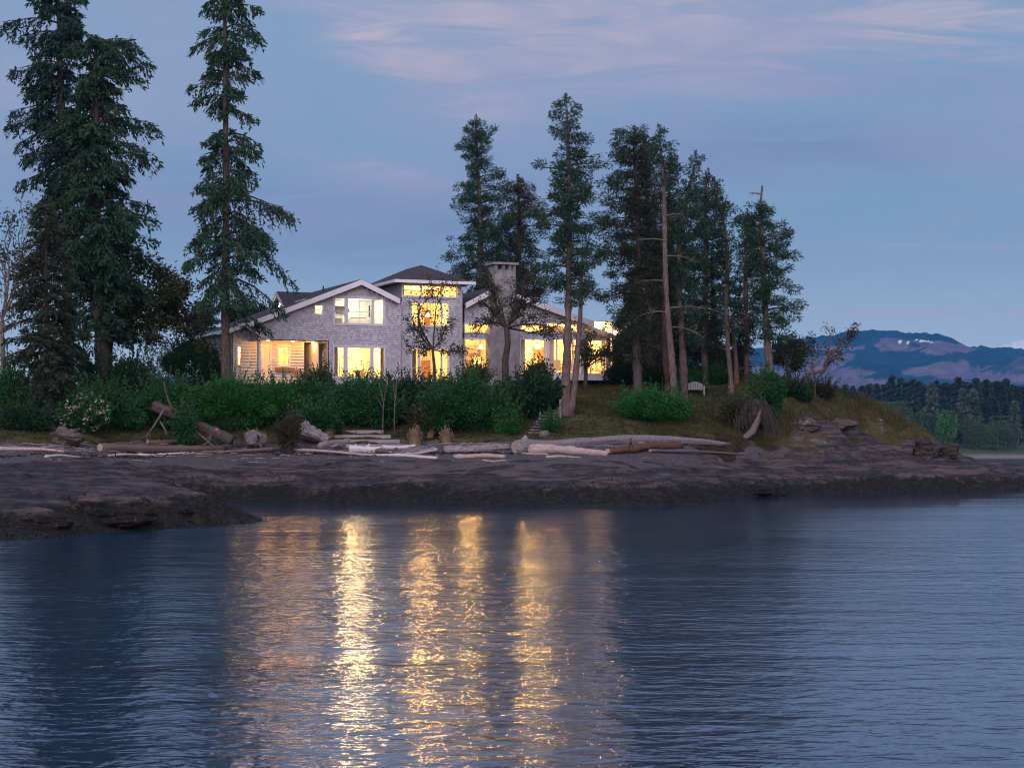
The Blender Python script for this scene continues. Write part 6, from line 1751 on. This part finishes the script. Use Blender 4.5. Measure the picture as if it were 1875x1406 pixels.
sd_ = s1 - s0; hz_ = norm(np.array([sd_[0], sd_[1], 0])); sw = norm(np.cross(hz_, [0, 0, 1.]))
ax = np.array([sw, hz_, [0, 0, 1.]])
NTR = 11
for k in range(NTR):
    c = s0 + sd_ * k / (NTR - 1)
    mb = MB(); mb.box(c + np.array([0, 0, .0]), (1.15, .30, .06), ax); mb.build('tread', M['tread'], ss)
for s in (-1, 1):
    mb = MB(); a = s0 + sw * s * .52 - np.array([0, 0, .14]); b_ = s1 + sw * s * .52 - np.array([0, 0, .14])
    mb.tube([a, b_], [.09, .09], 4); mb.build('stringer', M['tread'], ss)
rail = []
for k, h_ in ((6, .95), (10, 1.05)):
    c = s0 + sd_ * k / (NTR - 1)
    for s in (-1, 1):
        mb = MB(); mb.box(c + sw * s * .60 + np.array([0, 0, h_ / 2 - .15]), (.11, .11, h_ + .3), ax); mb.build('rail_post', M['tread'], ss)
for s in (-1, 1):
    a = s0 + sd_ * 5.6 / 10 + sw * s * .6 + np.array([0, 0, .75]); b_ = s0 + sd_ * 1.02 + sw * s * .6 + np.array([0, 0, .98])
    mb = MB(); mb.tube([a, b_], [.05, .05], 6); mb.build('handrail', M['tread'], ss)

# ------------------------------------------------------------------ garden bench, tripod
c = hit(1273, 727); o = thing('garden_bench', 'pale round backed garden bench on the lawn behind the leaning fir', 'bench', c)
for k in range(9):
    x = -.44 + .11 * k; h_ = .95 - .55 * abs(x) ** 1.6
    mb = MB(); mb.box(c + np.array([x, .28, .42 + (h_ - .42) / 2]), (.085, .03, h_ - .42)); mb.build('back_slat', M['white_wood'], o)
for k in range(4):
    mb = MB(); mb.box(c + np.array([.0, -.22 + .13 * k, .43]), (1.08, .11, .03)); mb.build('seat_slat', M['white_wood'], o)
for s in (-1, 1):
    mb = MB(); mb.box(c + np.array([s * .54, 0, .66]), (.07, .62, .04)); mb.build('armrest', M['white_wood'], o)
    for s2 in (-1, 1):
        mb = MB(); mb.box(c + np.array([s * .54, s2 * .26, .30]), (.07, .07, .68)); mb.build('leg', M['white_wood'], o)
c = hit(1155, 834); o = thing('tripod', 'black camera tripod standing on the gravel before the giant log', 'tripod', c)
topz = 31 / F * c[1]
ap = c + np.array([0, 0, topz * .86])
for a in (2.6, .45, 4.4):
    ft = c + np.array([math.cos(a) * .30, math.sin(a) * .26, .0]); ft[2] = g1(ft[0], ft[1]) - .03
    mid = ap * .5 + ft * .5
    mb = MB(); mb.tube([ap, mid], [.022, .02], 6); mb.tube([mid, ft], [.015, .012], 6); mb.build('leg', M['black_metal'], o)
mb = MB(); mb.tube([ap - np.array([0, 0, .22]), ap + np.array([0, 0, topz * .12])], [.018, .018], 6); mb.build('centre_column', M['black_metal'], o)
mb = MB(); mb.box(ap + np.array([0, 0, topz * .12]), (.12, .09, .07)); mb.build('head', M['black_metal'], o)

# ------------------------------------------------------------------ grass
def tuft(label, px, bot, top, wpx, seed):
    c = hit(px, bot); Y = c[1]; h_ = (bot - top) / F * Y; R = wpx / F * Y / 2
    g = np.random.default_rng(seed); o = thing('grass_tuft', label, 'grass tuft', c, 'dry grass tufts on the beach')
    n = 900; a = g.uniform(0, 6.28, n); rr = R * .72 * np.sqrt(g.random(n))
    b0 = c + np.stack([rr * np.cos(a), rr * np.sin(a), np.zeros(n) - .05], -1)
    ln_ = g.uniform(0, 1, n) ** 1.1; lean = ln_ * R * .42; hh = h_ * g.uniform(.55, 1.05, n) * (1 - .5 * (rr / (R * .72)) ** 2) * (1 - .25 * ln_ ** 2)
    tip = b0 + np.stack([lean * np.cos(a), lean * np.sin(a), hh], -1); mid = b0 * .45 + tip * .55 + np.array([0, 0, 1]) * (hh * .10)[:, None]
    sd = np.stack([-np.sin(a), np.cos(a), 0 * a], -1) * .014
    v = np.stack([b0 - sd, b0 + sd, mid + sd, mid - sd, tip], 1).reshape(-1, 3); k = np.arange(n)[:, None] * 5
    mb = MB(); mb.add(v, np.hstack([k, k + 1, k + 2, k + 3])); mb.T.append(np.hstack([k + 3, k + 2, k + 4])); mb.build('blades', M['straw'], o)['kind'] = 'stuff'
    pl = MB(); T = Tufts(); s = g.choice(n, 160); T.add(tip[s], np.array([[0, 0, 1.]]) + g.normal(0, .3, (160, 3)), .16, .018); T.mesh(pl, g); pl.build('seed_heads', M['straw'], o)['kind'] = 'stuff'
tuft('dry straw tuft left of the timber steps', 601, 802, 768, 27, 1)
tuft('widest dry straw tuft right of the timber steps', 760, 815, 776, 34, 2)
tuft('tallest straw tuft standing behind the widest one', 784, 801, 764, 27, 3)
tuft('straw tuft nearest the grey rounded log', 817, 812, 778, 28, 4)

def scatter_blades(name, n, region, hgt, mat, seed, wid=.012, keep=None):
    g = np.random.default_rng(seed)
    x = g.uniform(region[0], region[1], n); y = g.uniform(region[2], region[3], n)
    b0 = G(x, y); m_ = keep(x, y, b0); x, y, b0 = x[m_], y[m_], b0[m_]
    z = bluffz(x, y, b0); n = len(x)
    cl = np.clip(fbm(x * .5, y * .5, 3, 91) * .8 + .7, .15, 1.4)
    h_ = g.uniform(.5, 1.2, n) * hgt * cl; a = g.uniform(0, 6.28, n); l = g.uniform(.1, .6, n) * h_
    p0 = np.stack([x, y, z - .02], -1); tip = p0 + np.stack([np.cos(a) * l, np.sin(a) * l, h_], -1)
    sd = np.stack([-np.sin(a), np.cos(a), 0 * a], -1) * wid
    v = np.stack([p0 - sd, p0 + sd, tip], 1).reshape(-1, 3)
    mb = MB(); mb.add(v, np.arange(n * 3).reshape(n, 3)); return tag(mb.build(name, M[mat]), kind='stuff')
M['grass'] = leafmat('grass_blade', (.022, .032, .010), (.062, .058, .022), .3, .35, (.11, .082, .042))
M['dry_blade'] = leafmat('dry_blade', (.055, .055, .018), (.14, .115, .05), .3, .4, (.05, .06, .018))
def pxof(x, y): return PX0 + F * x / y
scatter_blades('grass', 150000, (2.5, 29, 108, 142), .22, 'grass', 5, .013, lambda x, y, b: (y > beach_back(x, y) + 1.0) & (b > 3.0 + .5 * fbm(x * .3, y * .3, 3, 5)) & (vnoise(x * .8, y * .8, 7) > -.55))
scatter_blades('dry_grass', 60000, (14, 30, 116, 140), .46, 'dry_blade', 8, .014, lambda x, y, b: (y > beach_back(x, y) + 1.0) & (b > 2.6) & (vnoise(x * .5, y * .5, 17) > -.2))
scatter_blades('grass', 16000, (-14, 3, 108, 117), .2, 'grass', 6, .014, lambda x, y, b: (y > beach_back(x, y) + .5) & (vnoise(x * .9, y * .9, 9) > .0))
# fallen leaves and low herbs on the bank
M['herb'] = leafmat('herb', (.016, .022, .008), (.05, .05, .02), .3, .6, (.06, .032, .018))
g = np.random.default_rng(31); n = 46000
x = g.uniform(-30, 26, n); y = g.uniform(97, 128, n); b0 = G(x, y); e_ = y - beach_back(x, y)
k = (e_ > .6) & (e_ < 13) & (b0 < 6.4); x, y, b0 = x[k], y[k], b0[k]
p_ = np.stack([x, y, bluffz(x, y, b0) + .02], -1); T = Tufts(); T.add(p_, g.normal(0, 1, p_.shape) + np.array([0, 0, .6]), g.uniform(.06, .2, len(x)), g.uniform(.02, .05, len(x)))
mb = MB(); T.mesh(mb, g); tag(mb.build('ground_cover', M['herb']), kind='stuff')
# seaweed on the tidal rock
M['seaweed'] = leafmat('seaweed', (.005, .005, .003), (.028, .022, .008), .1, .9)
n = 420000; x = g.uniform(-22, 40, n); y = g.uniform(54, 134, n); b0 = G(x, y)
k = (b0 > -.3) & (b0 < .55 + .3 * fbm(x * .3, y * .6, 3, 12)); x, y, b0 = x[k], y[k], b0[k]
p_ = np.stack([x, y, rockz(x, y, b0)], -1); p_ = p_[p_[:, 2] > -.1]
T = Tufts(); T.add(p_, g.normal(0, 1, p_.shape) * np.array([1, 1, .35]) + np.array([0, -.3, .05]), g.uniform(.05, .15, len(p_)), g.uniform(.012, .03, len(p_)))
mb = MB(); T.mesh(mb, g); tag(mb.build('seaweed', M['seaweed']), kind='stuff')
# sticks and scraps among the driftwood
g = np.random.default_rng(61); mb = MB(); k = 0
while k < 260:
    x = g.uniform(-30, 8); y = float(beach_back(np.array([x]), np.array([104.]))[0]) + g.normal(-2.2, 1.6)
    if y < float(rock_back(np.array([x]), np.array([y]))[0]) + .5: k += 1; continue
    z = float(beachz(np.array([x]), np.array([y]), G(np.array([x]), np.array([y])))[0])
    L = g.uniform(.2, 1.3); a = g.normal(0, .6); d = np.array([math.cos(a), math.sin(a), g.normal(0, .06)])
    c_ = np.array([x, y, z + .03]); mb.tube([c_ - d * L / 2, c_ + np.array([0, g.normal(0, .05), .02]), c_ + d * L / 2], np.array([.8, 1, .5]) * g.uniform(.012, .04), 5, True); k += 1
tag(mb.build('driftwood_scraps', M['drift_grey']), kind='stuff')
# pebbles and wrack on the gravel
n = 9000; x = g.uniform(-34, 12, n); y = g.uniform(90, 114, n); b0 = G(x, y)
k = (y > rock_back(x, y) - 1) & (y < beach_back(x, y) + 1); x, y, b0 = x[k], y[k], b0[k]; z = beachz(x, y, b0)
r_ = g.uniform(.02, .075, len(x)) * (1 + 1.2 * (g.random(len(x)) < .04))
oc = np.array([[1, 0, 0], [0, 1, 0], [-1, 0, 0], [0, -1, 0], [0, 0, .7], [0, 0, -.7]]); of = np.array([[0, 1, 4], [1, 2, 4], [2, 3, 4], [3, 0, 4], [1, 0, 5], [2, 1, 5], [3, 2, 5], [0, 3, 5]])
v = np.stack([x, y, z], -1)[:, None] + oc[None] * r_[:, None, None] * g.uniform(.7, 1.3, (len(x), 6, 1))
mb = MB(); mb.add(v.reshape(-1, 3), (np.arange(len(x))[:, None, None] * 6 + of[None]).reshape(-1, 3))
M['pebble'] = leafmat('pebble_stone', (.05, .045, .045), (.17, .15, .145), 0, .5)
tag(mb.build('pebbles', M['pebble']), kind='stuff')
n = 2600; x = g.uniform(-34, 12, n); u_ = g.normal(0, .35, n); y = rock_back(x, 100 + 0 * x) + 4.2 + fbm(x * .25, 0 * x, 3, 3) * 1.6 + u_; b0 = G(x, y)
p_ = np.stack([x, y, beachz(x, y, b0) + .01], -1); T = Tufts(); T.add(p_, g.normal(0, 1, p_.shape) * np.array([1, .6, .15]), g.uniform(.1, .4, n), g.uniform(.015, .05, n))
mb = MB(); T.mesh(mb, g); tag(mb.build('wrack', M['seaweed']), kind='stuff')

# ------------------------------------------------------------------ far treeline
def far_conifer_mesh(seed, h, w_):
    g = np.random.default_rng(seed); T = Tufts()
    n = 760
    z = h * (.06 + .94 * g.random(n) ** .85); rel = z / h
    rad = w_ * (1 - rel) ** .85 * g.uniform(.25, 1.1, n) * (1 + .25 * np.sin(z * 2.2 + seed)); a = g.uniform(0, 6.28, n)
    p = np.stack([rad * np.cos(a), rad * np.sin(a), z], -1)
    d = np.stack([np.cos(a), np.sin(a), -.45 + 0 * a], -1) + g.normal(0, .25, (n, 3))
    T.add(p, d, g.uniform(1.0, 2.4, n) * w_ / 4, g.uniform(.25, .6, n) * w_ / 4)
    mb = MB(); T.mesh(mb, g)
    tk = MB(); tk.tube([[0, 0, -1], [0, 0, h * .5], [0, 0, h]], [.35, .25, .05], 5)
    return mb, tk
def far_leaf_mesh(seed, h, w_):
    g = np.random.default_rng(seed); T = Tufts(); n = 900
    cen = np.array([0, 0, h * .55]) + g.normal(0, 1, (9, 3)) * np.array([w_ * .4, w_ * .4, h * .2])
    i = g.integers(0, 9, n); d = norm(g.normal(0, 1, (n, 3)))
    p = cen[i] + d * np.array([w_ * .5, w_ * .5, h * .28]) * g.uniform(.5, 1, n)[:, None]; p[:, 2] = np.clip(p[:, 2], .5, h)
    T.add(p, d + g.normal(0, .5, (n, 3)), g.uniform(.7, 1.6, n), g.uniform(.25, .6, n))
    mb = MB(); T.mesh(mb, g); tk = MB(); tk.tube([[0, 0, -1], [0, 0, h * .4], [0, 0, h * .7]], [.4, .3, .1], 5)
    return mb, tk
FARM = {}
def far_tree(kind, px, top, Y, mat, label, group, wf=1.0):
    x = (px - PX0) / F * Y; zb = float(farz(np.array([x]), np.array([Y]))[0]); h = CH + (HY - top) / F * Y - zb
    key = (kind, mat, int(px * 7) % 4)
    if key not in FARM:
        a, tk = (far_conifer_mesh if kind == 'c' else far_leaf_mesh)(key[2] + (10 if kind == 'c' else 30), 25., 4.6 if kind == 'c' else 8.0)
        r = thing('far_conifer' if kind == 'c' else 'far_broadleaf', label, 'tree', (0, 0, 0), group)
        c_ = a.build('crown', M[mat], r); t_ = tk.build('trunk', M['bark_dark'], r); FARM[key] = (r, c_, t_); 
    else:
        r0, c0_, t0_ = FARM[key]
        r = r0.copy(); COL.objects.link(r)
        for q_ in (c0_, t0_): k_ = q_.copy(); COL.objects.link(k_); k_.parent = r
        r['label'] = label; r['group'] = group
    r.location = (x, Y, zb); s = h / 25.0; r.scale = (s * wf, s * wf, s); r.rotation_euler = (0, 0, (px * 1.7) % 6.28)
    return r
g = np.random.default_rng(77)
sky_line = [(1480, 708), (1530, 707), (1548, 704), (1562, 706), (1578, 706), (1592, 703), (1606, 702), (1618, 704), (1632, 688), (1641, 703), (1650, 691), (1660, 700), (1671, 694), (1680, 698), (1690, 702), (1700, 706), (1713, 697), (1722, 705), (1731, 700), (1740, 704), (1748, 702), (1756, 691), (1766, 699), (1776, 703), (1787, 691), (1796, 702), (1805, 695), (1814, 701), (1823, 697), (1833, 698), (1843, 692), (1853, 704), (1862, 707), (1872, 708), (1885, 702), (1500, 712), (1515, 712)]
for px, top in sky_line:
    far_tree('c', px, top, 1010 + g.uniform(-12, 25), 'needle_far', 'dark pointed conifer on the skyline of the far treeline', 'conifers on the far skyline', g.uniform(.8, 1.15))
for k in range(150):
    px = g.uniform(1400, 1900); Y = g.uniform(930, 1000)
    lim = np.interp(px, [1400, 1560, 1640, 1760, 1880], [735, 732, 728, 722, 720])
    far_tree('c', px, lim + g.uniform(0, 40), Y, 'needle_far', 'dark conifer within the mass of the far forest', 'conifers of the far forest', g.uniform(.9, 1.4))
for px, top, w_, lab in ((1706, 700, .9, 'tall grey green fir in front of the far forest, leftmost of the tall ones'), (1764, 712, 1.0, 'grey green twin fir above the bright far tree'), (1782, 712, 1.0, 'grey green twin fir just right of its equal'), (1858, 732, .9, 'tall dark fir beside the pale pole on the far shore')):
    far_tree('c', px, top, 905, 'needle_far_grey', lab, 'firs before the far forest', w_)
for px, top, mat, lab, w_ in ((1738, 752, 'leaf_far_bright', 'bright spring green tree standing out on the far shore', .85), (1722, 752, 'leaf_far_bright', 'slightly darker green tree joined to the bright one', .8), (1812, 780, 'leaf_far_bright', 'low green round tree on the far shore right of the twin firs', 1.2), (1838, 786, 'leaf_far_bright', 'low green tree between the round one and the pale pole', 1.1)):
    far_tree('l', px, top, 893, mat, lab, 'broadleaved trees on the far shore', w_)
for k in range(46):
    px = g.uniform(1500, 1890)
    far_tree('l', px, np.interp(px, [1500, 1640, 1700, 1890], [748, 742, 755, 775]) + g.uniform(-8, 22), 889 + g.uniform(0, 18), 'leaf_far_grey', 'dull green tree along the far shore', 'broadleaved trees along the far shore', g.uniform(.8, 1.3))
o = thing('far_pole', 'pale slender pole on the far shore', 'pole', P(1865, 828, 884)); mb = MB(); mb.tube([P(1865, 829, 884), P(1865, 793, 884)], [.12, .08], 6); mb.build('shaft', M['bark_pale'], o)
mb = MB(); mb.box(P(1865, 792, 884), (.4, .3, .4)); mb.build('pole_cap', M['bark_pale'], o)

# the woods go on along the far shore behind the island
g = np.random.default_rng(91); T = Tufts(); n = 34000
px = g.uniform(350, 1440, n); Y = g.uniform(915, 1010, n); x = (px - PX0) / F * Y; zb = farz(x, Y)
cell = np.floor(px / 9.0); hgt = 17 + 11 * vnoise(cell * 1.7, np.floor(Y / 30) * 3.1, 4)
f_ = g.random(n); cx = (cell + .5) * 9.0; x = ((cx - PX0) / F * Y) + (px - cx) / F * Y * (1 - f_) * 1.5
p_ = np.stack([x, Y, zb + hgt * f_], -1); T.add(p_, np.stack([np.sign(x - (cx - PX0) / F * Y), g.normal(0, .5, n), -.5 + g.normal(0, .2, n)], -1), g.uniform(1.0, 2.6, n), g.uniform(.3, .6, n))
mb = MB(); T.mesh(mb, g); tag(mb.build('far_woods', M['needle_far']), kind='stuff')

# ------------------------------------------------------------------ haze in the air
m = bpy.data.materials.new('haze_air'); m.use_nodes = True
t = NT(m.node_tree); t.n.clear(); out = t.new('ShaderNodeOutputMaterial')
pv = t.new('ShaderNodeVolumePrincipled'); pv.inputs['Color'].default_value = (.15, .56, 1.0, 1); pv.inputs['Density'].default_value = 5.5e-5; pv.inputs['Anisotropy'].default_value = 0.0
t.l.new(pv.outputs[0], out.inputs['Volume'])
mb = MB(); mb.box((0, 4950, 300.8), (19400, 11500, 610.4))
tag(mb.build('haze', m), kind='stuff')
